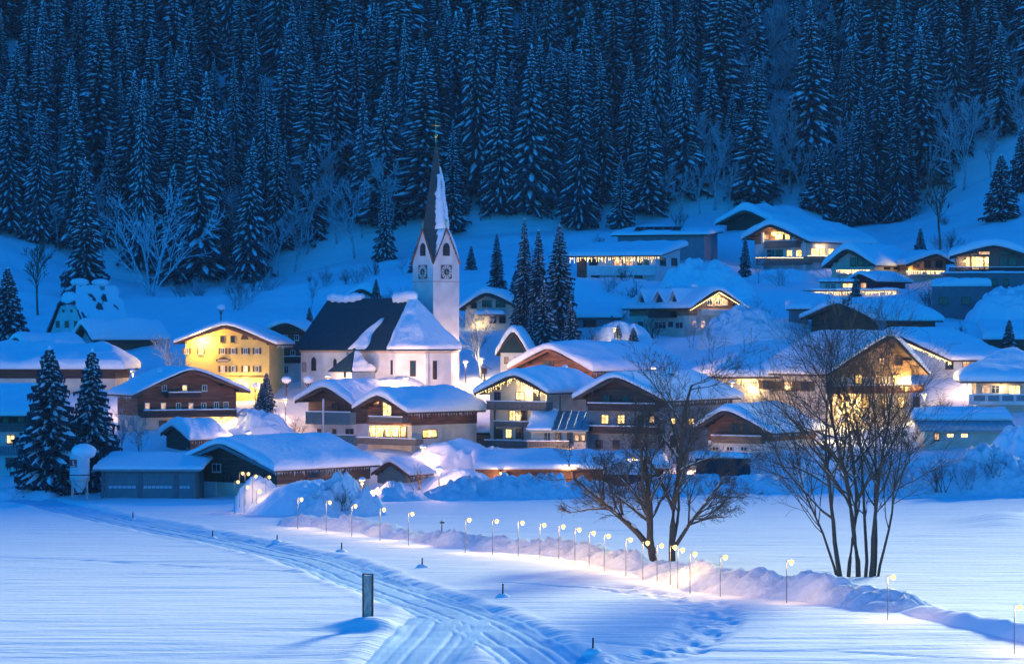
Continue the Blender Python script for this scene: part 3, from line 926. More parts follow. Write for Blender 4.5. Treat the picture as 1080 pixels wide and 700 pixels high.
h26 = Block('workshop', 'low cream workshop with seamed metal roof below the cream house', 'workshop', 975, 1066, 453, 473, 375, 0, depth=9, rise=2.0, of=1.2, os=0.8, t=0.9, wall=PLC, seed=34, roof=METAL, snow_from=0.55)
for k in range(17):
    a = h26.x0 - 0.7 + (h26.x1 - h26.x0 + 1.4) * k / 16
    MB().tube([(a, -1.2, float(h26.ztop2(a, -1.2)) + 0.02), (a, 5.0, float(h26.ztop2(a, 5.0)) + 0.02)], 0.05, 4).build('roof_seam', METAL, h26.root)
row(h26, 'f', (1002, 1017), 459, 8, 5, (1, 1))
h26.window('f', 988, 460, 6, 8, 2, frame=FRB)

h27 = Block('shed', 'brown timber shed under snow at the edge behind the cream house', 'shed', 1042, 1110, 358, 378, 452, -4, depth=9, rise=2.2, of=0.8, os=0.6, t=1.1, wall=WOODB, seed=35)
row(h27, 'f', (1062,), 366, 10, 4, (0,), frame=FRB)
# left side
h30 = House('chalet', 'big brown chalet with small white-framed windows below the yellow inn', 'chalet', (203, 390), (143, 416), (261, 413), 455, 385, 27, far=106, lower=PLC, upper=WOODB, split=438, t=0.5, seed=36, of=1.6, os=1.4, verge=WOODB)
row(h30, 'f', (173, 194.5, 215.5), 409, 5, 6.5, (0, 1, 0))
row(h30, 'f', (155, 172, 188, 201, 214.5), 428, 5, 7, (2, 2, 0, 2, 0))
row(h30, 'f', (228, 238), 427, 5, 7, (0, 0))
h30.balcony('f', 178, 212, 414, 419, 1.2, WOODD)
h30.balcony('f', 152, 250, 433, 439, 1.4, WOODD)
row(h30, 'f', (238, 225, 172), 447, 8, 8, (1, 0, 0), frame=FRB)
h30.chimney(-3, 4, 0.3); 

h31 = House('inn', 'bright yellow inn with rows of brown-shuttered windows', 'inn', (238, 343), (184, 361), (292, 363), 420, 426, -6, L=14, upper=PLY, t=0.75, seed=37, of=1.2, os=1.3, verge=WOODB)
row(h31, 'f', (234.5, 245.5), 357.5, 4.5, 7, (0, 0), frame=FRB, panes=1)
row(h31, 'f', (235, 246, 259, 271), 370, 4.4, 6.5, (0, 0, 0, 0), frame=FRW, shutters=True)
row(h31, 'f', (197, 212), 370, 4.4, 6.5, (0, 0), frame=FRW, shutters=True)
row(h31, 'f', (235, 246, 259, 271), 389, 4.4, 6.5, (2, 0, 1, 0), frame=FRW, shutters=True)
row(h31, 'f', (260, 272), 407, 4.4, 6.5, (1, 1), frame=FRW, shutters=True)
u, z = h31.hit('f', 258, 358)
MB().prism_y([(u - 0.6, z), (u + 0.6, z), (u + 0.35, z + 0.7), (u - 0.35, z + 0.7)], h31.y0 - 0.05, h31.y0 - 0.003).build('attic_vent', FRB, h31.root)
u0, z = h31.hit('f', 242, 397); u1, _ = h31.hit('f', 282, 397)
h31.place('f', u0, u1, 0.005, 0.10, z - 0.08, z + 0.08).build('string_course', SHUT, h31.root)
# the inn's carved sign: an arched crest over a board with scrolled ends
u, z = h31.hit('f', 235.5, 380)
sg = empty('inn_sign', h31.world((u, h31.y0 - 0.02, z)), h31.phi)
tag(sg, 'dark carved sign with arched crest on the yellow wall', 'sign')
MB().box(-0.75, 0.75, -0.10, -0.002, -0.22, -0.10).build('board', SHUT, sg)
MB().box(-0.78, 0.78, -0.06, -0.002, -0.10, 0.12).build('lettered_band', PLC, sg)
MB().prism_y([(-0.8, 0.12), (0.8, 0.12), (0.62, 0.32), (0.3, 0.48), (0.0, 0.54), (-0.3, 0.48), (-0.62, 0.32)], -0.10, -0.003).build('crest', SHUT, sg)
for sd in (-1, 1):
    MB().prism_y([(sd * 0.95 - 0.12, -0.1), (sd * 0.95 + 0.06, -0.1), (sd * 0.95 + 0.17, 0.22), (sd * 0.95 - 0.17, 0.22)], -0.10, -0.003).build('scroll_end', SHUT, sg)

h32 = House('chalet', 'brown chalet between the yellow inn and the church', 'chalet', (301, 341), (271, 353), (330, 354), 408, 446, -5, L=13, upper=WOODB, lower=PLW, split=383, t=0.8, seed=38)
row(h32, 'f', (289, 301, 313), 356, 5, 6, (0, 0, 0))
row(h32, 'f', (288, 296, 309), 372, 5, 6, (0, 0, 0))
h32.balcony('f', 280, 322, 376, 382, 1.2, WOODD)
row(h32, 'f', (289, 302), 390, 5, 8, (0, 0))

h34 = House('house', 'long low house with brown side wall by the white steep-gabled house', 'house', (86, 342), (74, 357), (99, 358), 370, 450, -45, far=172, lower=PLW, upper=PLW, t=1.0, seed=39, of=1.4, os=0.7)
a0, z0 = h34.hit('r', 100, 352); a1, z1 = h34.hit('r', 166, 369)
h34.place('r', 0.8, h34.y1 - 0.2, 0.02, 0.09, -0.5, z0).build('timber_cladding', WOODB, h34.root)
h34.window('r', 108, 359, 5, 5, 0, frame=FRB)
h35 = Block('house', 'long beige house with wide snow roof behind the two dark spruces', 'house', -40, 122, 389, 414, 412, -3, depth=11, rise=2.7, of=1.0, os=1.4, t=1.3, wall=PLC, seed=40, hip=0.55, upper=WOODD, split=399)
h35.window('f', 3, 409, 8, 5, 1, frame=FRB); h35.window('f', 24, 407, 8, 6, 0, frame=FRB)
h35b = House('hut', 'little hut with small dark gable behind the long beige house', 'hut', (17, 356), (5, 365), (29, 365), 374, 441, -48, far=84, t=0.9, seed=41, upper=WOODD, os=0.4, of=0.5)
h36 = Block('house', 'balconied house with lit window behind the spruces at the edge', 'house', -40, 36, 438, 497, 373, -4, depth=12, rise=3.2, of=1.4, os=1.0, t=0.9, wall=PLW, seed=42, upper=WOODD, split=455)
h36.balcony('f', -30, 38, 446, 455, 1.4, WOODG, snow=False); h36.balcony('f', -30, 38, 470, 480, 1.2, TEAL, snow=False)
h36.window('f', 11.5, 463, 9, 9, 1, frame=FRB); h36.window('f', 26, 464, 7, 10, 0, frame=FRB); h36.window('f', 10, 487, 8, 9, 0, frame=FRB)
row(h36, 'f', (6, 22), 443, 7, 6, (0, 0), frame=FRB)

# white house with the steep half-hipped roof
D33 = 486; s33 = F / D33; ph33 = R(-25)
r33 = empty('house', P(70, 360, D33), ph33)
tag(r33, 'white house with steep half-hipped roof and two snow-capped chimneys', 'house')
W33 = 24.5 / s33 / math.cos(ph33); ze33 = 5 / s33; zc33 = 39 / s33; zr33 = 59 / s33; L33 = 15.0
cw = W33 * (zr33 - zc33) / (zr33 - ze33)
MB().prism_y([(-W33 + 0.5, -2.5), (W33 - 0.5, -2.5), (W33 - 0.5, ze33), (cw - 0.1, zc33 - 0.2), (-cw + 0.1, zc33 - 0.2), (-W33 + 0.5, ze33)], 0.5, L33 - 0.5).build('wall', PLW, r33)
for sd in (-1, 1):
    mb = MB()
    A = (sd * W33, 0, ze33 - 0.3); B = (sd * W33, L33, ze33 - 0.3); C = (0, L33, zr33); Dd = (0, 2.6, zr33); E = (sd * cw, 0, zc33)
    mb.v = [A, B, C, Dd, E]; mb.f = [(0, 1, 2, 3, 4) if sd > 0 else (4, 3, 2, 1, 0)]
    o = mb.build('roof_slope', SLATE, r33)
    # snow in a lumpy sheet with slipped bare patches
    n, m = 26, 30
    U = np.linspace(0, 1, n)[:, None] * np.ones((1, m)); V = np.ones((n, 1)) * np.linspace(0, 1, m)[None, :]
    X = sd * W33 * (1 - U); Z = ze33 - 0.3 + (zr33 - ze33 + 0.3) * U
    y_lo = np.where(Z > zc33, 2.6 * (Z - zc33) / (zr33 - zc33), 0.0)
    Y = y_lo + (L33 - y_lo) * V
    nz = fbm(U * 5 + 3 * sd, V * 6, 77, 3)
    th = np.where((nz > 0.22) & (U > 0.2) & (U < 0.85), -0.15, 0.32 + 0.25 * nz)
    nx = (zr33 - ze33) / math.hypot(W33, zr33 - ze33); nzv = W33 / math.hypot(W33, zr33 - ze33)
    Vv = np.stack([X + sd * nx * th, Y, Z + nzv * th], -1)
    link('snow_sheet', grid_mesh('snow_sheet', Vv if sd < 0 else Vv[:, ::-1], RSNOW), o)
mb = MB(); mb.v = [(-cw - 0.2, -0.15, zc33), (cw + 0.2, -0.15, zc33), (0, 2.6, zr33)]; mb.f = [(0, 1, 2)]
hp = mb.build('hip', SLATE, r33)
MB().blob((0, 0.9, zc33 + 0.9), (cw * 0.95, 1.1, 1.25), 14, 8, 5, 0.08).build('hip_snow', RSNOW, hp, True)
for (x, y, k) in ((-0.2, 4.2, 1), (0.2, 10.0, 2)):
    c = MB().box(x - 0.5, x + 0.5, y - 0.6, y + 0.6, zr33 - 1.2, zr33 + 0.5).build('chimney', PLG, r33)
    MB().blob((x, y, zr33 + 0.6), (1.3, 1.9, 0.7), 14, 8, k, 0.08).build('chimney_snow', RSNOW, c, True)
def win33(px, py, w, h):
    M = Matrix.Rotation(-ph33, 3, 'Z'); o = M @ (Vector((0, 0, CZ)) - Vector(r33.location)); d = M @ Vector(((px - 540) / F, 1, -(py - 350) / F))
    q = o + d * ((0.5 - o.y) / d.y)
    hw = w / s33 / 2; hh = h / s33 / 2
    f = MB().box(q.x - hw, q.x + hw, 0.40, 0.49, q.z - hh, q.z + hh).build('window', FRB, r33)
    for sd in (-1, 1):
        MB().box(q.x + sd * hw * 0.5 - hw * 0.4, q.x + sd * hw * 0.5 + hw * 0.4, 0.37, 0.395, q.z - hh * 0.82, q.z + hh * 0.82).build('pane', DGLASS, f)
for a in ((61, 342, 4.5, 7), (70.5, 342, 5, 7), (67, 328, 2.5, 3), (75.5, 328, 2.5, 3), (80, 342, 4, 7)): win33(*a)
CTRL += [P(50, 360, D33), P(95, 360, D33)]

gx = Block('garage', 'low snow-buried garage between the spruce clump and the dormer house', 'garage', 608, 652, 335, 347, 484, -12, depth=9, rise=1.8, of=0.8, os=0.6, t=1.2, wall=PLG, seed=46)
gx.window('f', 622, 341, 14, 7, 0, frame=FRB, panes=3, name='garage_door')
gy = Block('hut', 'dark teal hut beside the dark barn', 'hut', 832, 852, 326, 340, 462, -6, depth=6, rise=0.8, of=0.6, os=0.4, t=0.8, wall=TEAL, seed=47)
gz = House('house', 'low house with pale gable behind the church ridge', 'house', (381, 305), (358, 318), (404, 318), 330, 500, -20, L=12, upper=PLW, t=1.1, seed=48)
# lights fixed to the houses
h31.wing_lamp('f', 212, 357, 1400, (1.0, 0.60, 0.12), 'blazing yellow wall lamp under the eave of the yellow inn', 0.9)
h31.wing_lamp('f', 253, 401, 368, (1.0, 0.66, 0.2), 'lamp over the yellow inn doorway, left of its pair', 0.7)
h31.wing_lamp('f', 266, 405, 368, (1.0, 0.66, 0.2), 'lamp over the yellow inn doorway, right of its pair', 0.7)
h23.wing_lamp('f', 958, 404, 1800, (1.0, 0.70, 0.25), 'glaring lamp under the eave of the floodlit inn', 0.8)
h23.wing_lamp('f', 898, 424, 1500, (1.0, 0.70, 0.25), 'bright lamp low on the inn gable behind the bare stems', 0.8)
h23b.wing_lamp('f', 796, 408, 180, (1.0, 0.70, 0.3), 'small lamp at the corner of the inn wing', 0.6)
h6.wing_lamp('f', 420, 451, 108, (1.0, 0.7, 0.25), 'lamp on the lit terrace of the string-lit chalet', 0.6)
h7.wing_lamp('f', 556, 411, 220, (1.0, 0.68, 0.25), 'lamp under the gable of the tall guest house', 0.9)
h7.wing_lamp('f', 545, 437, 52, (1.0, 0.7, 0.3), 'balcony lamp on the middle floor of the tall guest house', 0.5)
h30.wing_lamp('f', 236, 443, 208, (1.0, 0.66, 0.2), 'lamp beside the entrance of the big brown chalet', 0.8)
h17.wing_lamp('f', 818, 247, 234, (1.0, 0.60, 0.2), 'lamp under the gable of the garlanded chalet', 0.6)
h17.wing_lamp('r', 868, 261, 162, (1.0, 0.66, 0.25), 'lamp above the side windows of the garlanded chalet', 0.6)
h18b.wing_lamp('f', 959, 284, 216, (1.0, 0.70, 0.22), 'lamp at the corner of the glowing balcony wing', 0.6)
h15.wing_lamp('f', 758, 312, 240, (1.0, 0.66, 0.3), 'lamp in the lit gable of the dormer house', 0.9)
h20.wing_lamp('f', 1018, 275, 112, (1.0, 0.62, 0.3), 'wall lamp on the modern dark chalet', 0.5)
h25.wing_lamp('f', 1056, 407, 72, (1.0, 0.66, 0.3), 'lamp over the panelled white balcony', 0.5)
h12.wing_lamp('f', 505, 340, 100, (1.0, 0.75, 0.3), 'lamp by the awning of the cream house', 0.6)
def hang_lamp(px, py, D, power, label):
    r = empty('hanging_lamp', P(px, py, D)); tag(r, label, 'lamp')
    MB().blob((0, 0, 0), 0.16, 8, 6, 1, 0).build('bulb', BULB, r, True)
    MB().tube([(0, 0, 0.13), (0, 0, 0.2), (0, 0, 0.45)], [0.24, 0.06, 0.03], 8).build('shade', IRON, r)
    light(r, (0, -0.1, -0.25), power, (1.0, 0.72, 0.35), 0.18)
hang_lamp(528, 498.5, 364.3, 90, 'lamp under the carport roof nearer the chalets')
hang_lamp(600, 492.5, 364.3, 90, 'lamp under the carport roof nearer the bare tree')
# ------------------------------------------------------------------ church
TH = 50.0
D_ch = 437.0; s_ch = F / D_ch
zb_ch = P(0, 405, D_ch)[2]
chz = lambda py: (405 - py) / s_ch
church = empty('church', P(347, 405, D_ch), R(-TH))
tag(church, 'white village church with dark steep roof and tall pointed clock tower', 'church')
hw, hwr = 5.5, 6.3                        # half width of the walls and of the roof
zE, zR = chz(368), chz(316)
LN = 23.5
plan = [(0.4, -hw), (LN, -hw), (26.4, -2.3), (26.4, 2.3), (LN, hw), (0.4, hw)]
MB().prism_z(plan, -3, zE - 0.05).build('nave_wall', PLW, church)
MB().prism_z([(x + (0.18 if x > 1 else -0.1), y * 1.035) for x, y in plan], zE - 0.45, zE - 0.12).build('cornice', mat('pink_plaster', (0.55, 0.40, 0.36), 0.8), church)
MB().prism_y([(0, 0)], 0, 0) if False else None
g = MB(); g.v = [(0.42, -hw, zE - 0.05), (0.42, hw, zE - 0.05), (0.42, 0, zR - 0.6)]; g.f = [(1, 0, 2)]; g.build('west_gable', PLY, church)  # yellow plaster puts the gold light on this end wall into its colour
def sheet(pts, th, mt, name, parent=church):
    """flat roof slab: polygon with thickness along its normal"""
    v = [Vector(p) for p in pts]
    n = (v[1] - v[0]).cross(v[2] - v[0]).normalized()
    if n.z < 0: v = v[::-1]; n = -n
    mb = MB(); k = len(v)
    mb.v = [tuple(p) for p in v] + [tuple(p + n * th) for p in v]
    mb.f = [tuple(reversed(range(k))), tuple(range(k, 2 * k))] + [(i, (i + 1) % k, k + (i + 1) % k, k + i) for i in range(k)]
    return mb.build(name, mt, parent)
rl, rr_ = (0, 0, zR), (20.5, 0, zR)
apl = [(LN + 0.3, -hwr), (27.1, -2.65), (27.1, 2.65), (LN + 0.3, hwr)]
roofS = sheet([(-0.2, -hwr, zE - 0.15), (LN + 0.3, -hwr, zE - 0.15), rr_, rl], 0.18, SLATE, 'nave_roof')
sheet([(-0.2, hwr, zE - 0.15), (LN + 0.3, hwr, zE - 0.15), rr_, rl], 0.18, SLATE, 'nave_roof')
for i in range(3):
    a, b_ = apl[i], apl[i + 1]
    o = sheet([(a[0], a[1], zE - 0.15), (b_[0], b_[1], zE - 0.15), rr_], 0.16, SLATE, 'apse_roof')
# rows of slates standing a little proud on the bare side of the roof
for k in range(1, 22):
    t = k / 22.0
    y = -hwr + t * hwr; z = zE - 0.15 + t * (zR - zE + 0.15)
    n_y, n_z = -(zR - zE) / math.hypot(hwr, zR - zE), hwr / math.hypot(hwr, zR - zE)
    x0 = -0.2 + 0.2 * t; x1 = LN + 0.3 + (20.5 - LN - 0.3) * t
    MB().box(x0 + 0.05, x1 - 0.05, y + n_y * 0.20 - 0.03, y + n_y * 0.20 + 0.03, z + n_z * 0.20 - 0.02, z + n_z * 0.20 + 0.02).build('slate_course', SLATE, roofS)
# snow clinging on the apse, the ridge and in one tongue down the roof
def roof_snow(fn, n, m, name, seed, th=0.5, edge=0.15, amp=0.3):
    U, V = np.meshgrid(np.linspace(0, 1, m), np.linspace(0, 1, n))
    Pn, N = fn(U, V)
    d = np.minimum(np.minimum(U, 1 - U), np.minimum(V, 1 - V))
    e = np.sqrt(np.clip(1 - (1 - np.clip(d / edge, 0, 1)) ** 2, 0, 1))
    nz = fbm(U * 5 + seed, V * 5, seed, 4)
    t = (th * e * (1 + amp * 2 * nz)) - 0.12 * (1 - e)
    return link(name, grid_mesh(name, Pn + N * t[..., None], RSNOW), church)
def apse_fn(U, V):
    # U round the apse, V from eave to ridge end
    pts = np.array([(22.4, -hwr - 0.1)] + apl + [(22.0, hwr)], float)
    c = np.linspace(0, 1, len(pts))
    x = np.interp(U, c, pts[:, 0]); y = np.interp(U, c, pts[:, 1])
    ex, ey = 20.2, 0.0
    wob = 0.06 * fbm(U * 9, V * 3, 5, 2)
    v = V * 0.985
    X = x + (ex - x) * v; Y = y + (ey - y) * v; Z = zE - 0.12 + (zR + 0.15 - zE) * v
    shrink = np.where(U < 0.2, 1, 1)
    N = np.stack([(X - 19.0) * 0.06, Y * 0.10, np.full_like(X, 0.55)], -1)
    N /= np.linalg.norm(N, axis=-1, keepdims=True)
    X = X - np.where(U < 0.02, 0.0, 0) + wob * 4 * (U < 0.15)
    return np.stack([X, Y, Z], -1), N
roof_snow(apse_fn, 30, 46, 'apse_snow', 3, 0.55, 0.06, 0.25)
def ridge_snow(x0, x1, seed, w=1.0, hgt=0.8):
    n = max(8, int((x1 - x0) / 0.4)); mb = MB()
    pts = []; rad = []
    for k in range(n + 1):
        t = k / n
        pts.append((x0 + (x1 - x0) * t, 0, zR + 0.15 + 0.12 * math.sin(7 * t + seed)))
        rad.append((0.25 + hgt * min(1, 6 * t, 6 * (1 - t)) ** 0.5) * (1 + 0.15 * math.sin(11 * t * 3 + seed)))
    mb.tube(pts, rad, 10).build('ridge_snow', RSNOW, church, True)
ridge_snow(-0.2, 8.6, 1, hgt=0.55)
ridge_snow(16.2, 21.0, 2, hgt=0.75)
def tongue_fn(U, V):
    yc = -hwr * (1 - V * 0.62)
    w = 2.2 * (1 - V) ** 1.2 + 0.12
    X = 15.2 + V * 1.6 + (U - 0.5) * w * 2 + 0.3 * np.sin(V * 9)
    Z = zE - 0.15 + (zR - zE + 0.15) * V * 0.62
    N = np.broadcast_to(np.array([0, -(zR - zE) / math.hypot(hwr, zR - zE), hwr / math.hypot(hwr, zR - zE)]), U.shape + (3,))
    return np.stack([X, yc + N[..., 1] * 0.2, Z + N[..., 2] * 0.2], -1), N
roof_snow(tongue_fn, 26, 12, 'snow_tongue', 8, 0.35, 0.2, 0.4)

def ch_hit(px, py, p0, nrm):
    """photo pixel -> local point on the plane through p0 with normal nrm (local)"""
    M = Matrix.Rotation(R(TH), 3, 'Z')
    o = M @ (Vector((0, 0, CZ)) - church.location); d = M @ Vector(((px - 540) / F, 1, -(py - 350) / F))
    t = (Vector(p0) - o).dot(nrm) / d.dot(nrm)
    return o + d * t
def arch_window(c, nrm, w, h, parent=church, name='window', frame=FRB, proud=0.06, glass=DGLASS, louvre=0, square=False):
    n = Vector(nrm).normalized(); t = Vector((0, 0, 1)).cross(n).normalized()
    def ring(w, h, k=8):
        if square: return [(-w / 2, 0), (w / 2, 0), (w / 2, h), (-w / 2, h)]
        r = w / 2
        return [(-r, 0), (r, 0)] + [(r * math.cos(math.pi * i / k), h - r + r * 1.25 * math.sin(math.pi * i / k)) for i in range(k + 1)]
    def pl(poly, d0, d1, nm, mt, par):
        mb = MB(); k = len(poly)
        for d in (d1, d0):
            mb.v += [tuple(Vector(c) + t * a + Vector((0, 0, b)) + n * d) for a, b in poly]
        mb.f = [tuple(range(k)), tuple(reversed(range(k, 2 * k)))] + [(i, k + i, k + (i + 1) % k, (i + 1) % k) for i in range(k)]
        return mb.build(nm, mt, par)
    f = pl(ring(w, h), -0.02, proud, name, frame, parent)
    q = ring(w * 0.76, h * 0.92)
    pl([(a, b + h * 0.03) for a, b in q], proud + 0.003, proud + 0.02, 'pane', glass, f)
    for i in range(louvre):
        z = h * (0.12 + 0.6 * i / louvre)
        pl([(-w * 0.36, z), (w * 0.36, z), (w * 0.36, z + 0.09), (-w * 0.36, z + 0.09)], proud + 0.02, proud + 0.10, 'louvre', WOODD, f)
    return f
nS = Vector((0, -1, 0))
for (px, py, w, h, sq) in ((331, 391, 1.2, 1.9, False), (353.5, 389.5, 0.8, 1.5, False), (413.5, 395, 0.6, 2.1, True)):
    arch_window(ch_hit(px, py, (0, -hw, 0), nS), nS, w, h, square=sq)
a_, b_ = Vector((LN, -hw, 0)), Vector((26.4, -2.3, 0))
nA = Vector((b_.y - a_.y, -(b_.x - a_.x), 0)).normalized()
arch_window(ch_hit(435.5, 397, a_, nA), nA, 0.9, 2.3, square=True)
nB = Vector((1, 0, 0))
arch_window(ch_hit(458.5, 400, (26.4, 0, 0), nB), nB, 0.75, 2.7, square=True)
for (x, y) in ((LN, -hw), (26.4, -2.3), (12.0, -hw)):
    MB().box(x - 0.28, x + 0.28, y - 0.28, y + 0.2, -2, zE - 0.5).build('pilaster', PLW, church)
q = ch_hit(321, 387, (0, -hw, 0), nS)
MB().box(q.x - 0.55, q.x + 0.55, -hw - 0.05, -hw - 0.002, q.z - 0.75, q.z + 0.75).build('wall_painting', mat('faded_mural', (0.45, 0.38, 0.36), 0.9, var=0.5, scale=3), church)

# tower with four gables and a tall broach spire
ta = 4.9; tx0, ty0 = 13.4, 5.5
tx1, ty1 = tx0 + ta, ty0 + ta
zG, zGa, zS = chz(279), chz(244), chz(151)
tow = MB().box(tx0, tx1, ty0, ty1, -3, zG).build('tower', PLW, church)
tcx, tcy = (tx0 + tx1) / 2, (ty0 + ty1) / 2
corners = [(tx0, ty0), (tx1, ty0), (tx1, ty1), (tx0, ty1)]
gaps = []
for i in range(4):
    a, b_ = corners[i], corners[(i + 1) % 4]
    m = ((a[0] + b_[0]) / 2, (a[1] + b_[1]) / 2)
    out = Vector((m[0] - tcx, m[1] - tcy, 0)).normalized()
    gaps.append((m[0], m[1], zGa))
    mb = MB()
    mb.v = [(a[0], a[1], zG), (b_[0], b_[1], zG), (m[0], m[1], zGa - 0.15)] + [(p[0] - out.x * 0.35, p[1] - out.y * 0.35, p[2]) for p in ((a[0], a[1], zG), (b_[0], b_[1], zG), (m[0], m[1], zGa - 0.15))]
    mb.f = [(0, 1, 2), (5, 4, 3), (0, 3, 4, 1), (1, 4, 5, 2), (2, 5, 3, 0)]
    gb = mb.build('tower_gable', PLW, tow)
    for p in (a, b_):
        e = Vector((p[0], p[1], 0)) - Vector((m[0], m[1], 0))
        MB().tube([tuple(Vector((m[0], m[1], zGa + 0.1)) + out * 0.10), tuple(Vector((p[0], p[1], zG - 0.15)) + e * 0.05 + out * 0.10)], 0.15, 4).build('gable_coping', WOODR, tow)
    # finial, bell opening, clock
    if i in (0, 1):
        MB().tube([(m[0], m[1], zGa), (m[0], m[1], zGa + 1.0), (m[0], m[1], zGa + 1.15), (m[0], m[1], zGa + 1.5)], [0.08, 0.05, 0.16, 0.02], 6).build('finial', GOLD, tow)
        arch_window(Vector((m[0], m[1], chz(271.5))) + out * 0.0, out, 1.25, 1.75, tow, 'bell_opening', BLACK, 0.06, BLACK, 4)
        w0 = Vector((m[0], m[1], chz(272.5)))
        tdir = Vector((0, 0, 1)).cross(out)
        c0 = Vector((m[0], m[1], chz(288)))
        def plate(poly, d0, d1, nm, mt, par):
            mb = MB(); k = len(poly)
            for d in (d1, d0):
                mb.v += [tuple(c0 + tdir * x + Vector((0, 0, z)) + out * d) for x, z in poly]
            mb.f = [tuple(range(k)), tuple(reversed(range(k, 2 * k)))] + [(j, k + j, k + (j + 1) % k, (j + 1) % k) for j in range(k)]
            return mb.build(nm, mt, par)
        circ = lambda r, n=24: [(r * math.cos(2 * math.pi * j / n), r * math.sin(2 * math.pi * j / n)) for j in range(n)]
        ck = plate([(-1.02, -1.02), (1.02, -1.02), (1.02, 1.02), (-1.02, 1.02)], 0.0, 0.06, 'clock', mat('clock_surround', (0.16, 0.09, 0.07), 0.7), tow)
        plate(circ(0.96), 0.062, 0.09, 'dial', PLW, ck)
        plate(circ(0.52), 0.092, 0.105, 'dial_centre', mat('clock_centre', (0.08, 0.07, 0.09), 0.6), ck)
        for h in range(12):
            an = 2 * math.pi * h / 12
            ca, sa = math.cos(an), math.sin(an)
            poly = [(x * ca - y * sa, x * sa + y * ca) for x, y in ((0.60, -0.055), (0.90, -0.055), (0.90, 0.055), (0.60, 0.055))]
            plate(poly, 0.092, 0.11, 'numeral', BLACK, ck)
        for (an, ln) in ((R(-25), 0.5), (R(-75), 0.8)):
            ca, sa = math.cos(an), math.sin(an)
            plate([(x * ca - y * sa, x * sa + y * ca) for x, y in ((-0.1, -0.05), (ln, -0.03), (ln, 0.03), (-0.1, 0.05))], 0.112, 0.13, 'clock_hand', GOLD, ck)
top = (tcx, tcy, zS)
spire_faces = []
for i in range(4):
    gl, gr = gaps[i], gaps[(i + 1) % 4]; c = corners[(i + 1) % 4]
    cc = (c[0] + (c[0] - tcx) * 0.05, c[1] + (c[1] - tcy) * 0.05, zG - 0.1)
    mb = MB(); mb.v = [gl, gr, top, cc]; mb.f = [(0, 1, 2), (1, 0, 3)]
    spire_faces.append((mb.build('spire_face', SPIRE, tow), gl, gr, cc))
    # thin shingle battens follow the face
    for k in range(1, 14):
        t = k / 14.0
        p = Vector(gl).lerp(Vector(top), t); q2 = Vector(gr).lerp(Vector(top), t)
        MB().tube([tuple(p), tuple(q2)], 0.045, 3).build('shingle_course', SPIRE, spire_faces[-1][0])
def snow_on_face(pts, th, name, seed):
    """lumpy clinging snow over a quad (a, b, c, d)"""
    a, b, c, d = [np.array(p, float) for p in pts]
    n, m = 34, 9
    V, U = np.meshgrid(np.linspace(0, 1, n), np.linspace(0, 1, m), indexing='ij')
    q = (a[None, None] * ((1 - U) * (1 - V))[..., None] + b * (U * (1 - V))[..., None] + c * (U * V)[..., None] + d * ((1 - U) * V)[..., None])
    nv = np.cross(b - a, d - a); nv = nv / np.linalg.norm(nv)
    if nv[:2] @ (np.mean([a, b, c, d], 0)[:2] - np.array([tcx, tcy])) < 0: nv = -nv
    dd = np.minimum(np.minimum(U, 1 - U) * 3, np.minimum(V, 1 - V) * 8)
    t = th * np.sqrt(np.clip(dd, 0, 1)) * (1 + 0.5 * fbm(U * 3, V * 12, seed, 3)) - 0.02 + 0.1 * np.clip(dd, 0, 1)
    edge = 0.25 * fbm(U * 0 + seed, V * 14, seed + 2, 3) * (U < 0.01)
    q = q + nv * t[..., None] + (b - a)[None, None] * edge[..., None]
    link(name, grid_mesh(name, q, RSNOW), tow)
# the face between the two visible gables keeps its dark shingles except for the strip beside the next face
f0 = spire_faces[0]; f1 = spire_faces[1]
gl, gr, cc = f0[1], f0[2], f0[3]
mid = lambda p, q, t: tuple(Vector(p).lerp(Vector(q), t))
snow_on_face([mid(gl, gr, 0.50), mid(gl, gr, 1.0), mid(gr, top, 0.62), mid(mid(gl, top, 0.62), mid(gr, top, 0.62), 0.72)], 0.28, 'spire_snow', 4)
snow_on_face([f1[1], f1[2], mid(f1[2], top, 0.72), mid(f1[1], top, 0.66)], 0.28, 'spire_snow', 9)
snow_on_face([mid(cc, gr, 0.18), mid(cc, gr, 0.95), mid(gl, gr, 0.98), mid(gl, gr, 0.62)], 0.15, 'spire_snow', 14)
snow_on_face([f1[3], mid(f1[3], f1[2], 0.9), f1[2], f1[1]], 0.2, 'spire_snow', 15)
MB().tube([(tcx, tcy, zS - 0.4), (tcx, tcy, chz(128))], [0.07, 0.03], 6).build('spire_rod', GOLD, tow)
MB().blob((tcx, tcy, chz(147)), 0.30, 8, 6, 1, 0).build('spire_ball', GOLD, tow, True)
dv = Vector((math.cos(R(TH)), math.sin(R(TH)), 0))
MB().tube([tuple(Vector((tcx, tcy, chz(136))) - dv * 0.6), tuple(Vector((tcx, tcy, chz(136))) + dv * 0.6)], 0.06, 5).build('cross_arm', GOLD, tow)
MB().box(tx0 - 0.06, tx1 + 0.06, ty0 - 0.06, ty1 + 0.06, chz(298.5), chz(297.5)).build('tower_band', mat('pink_plaster', (0, 0, 0)), tow)
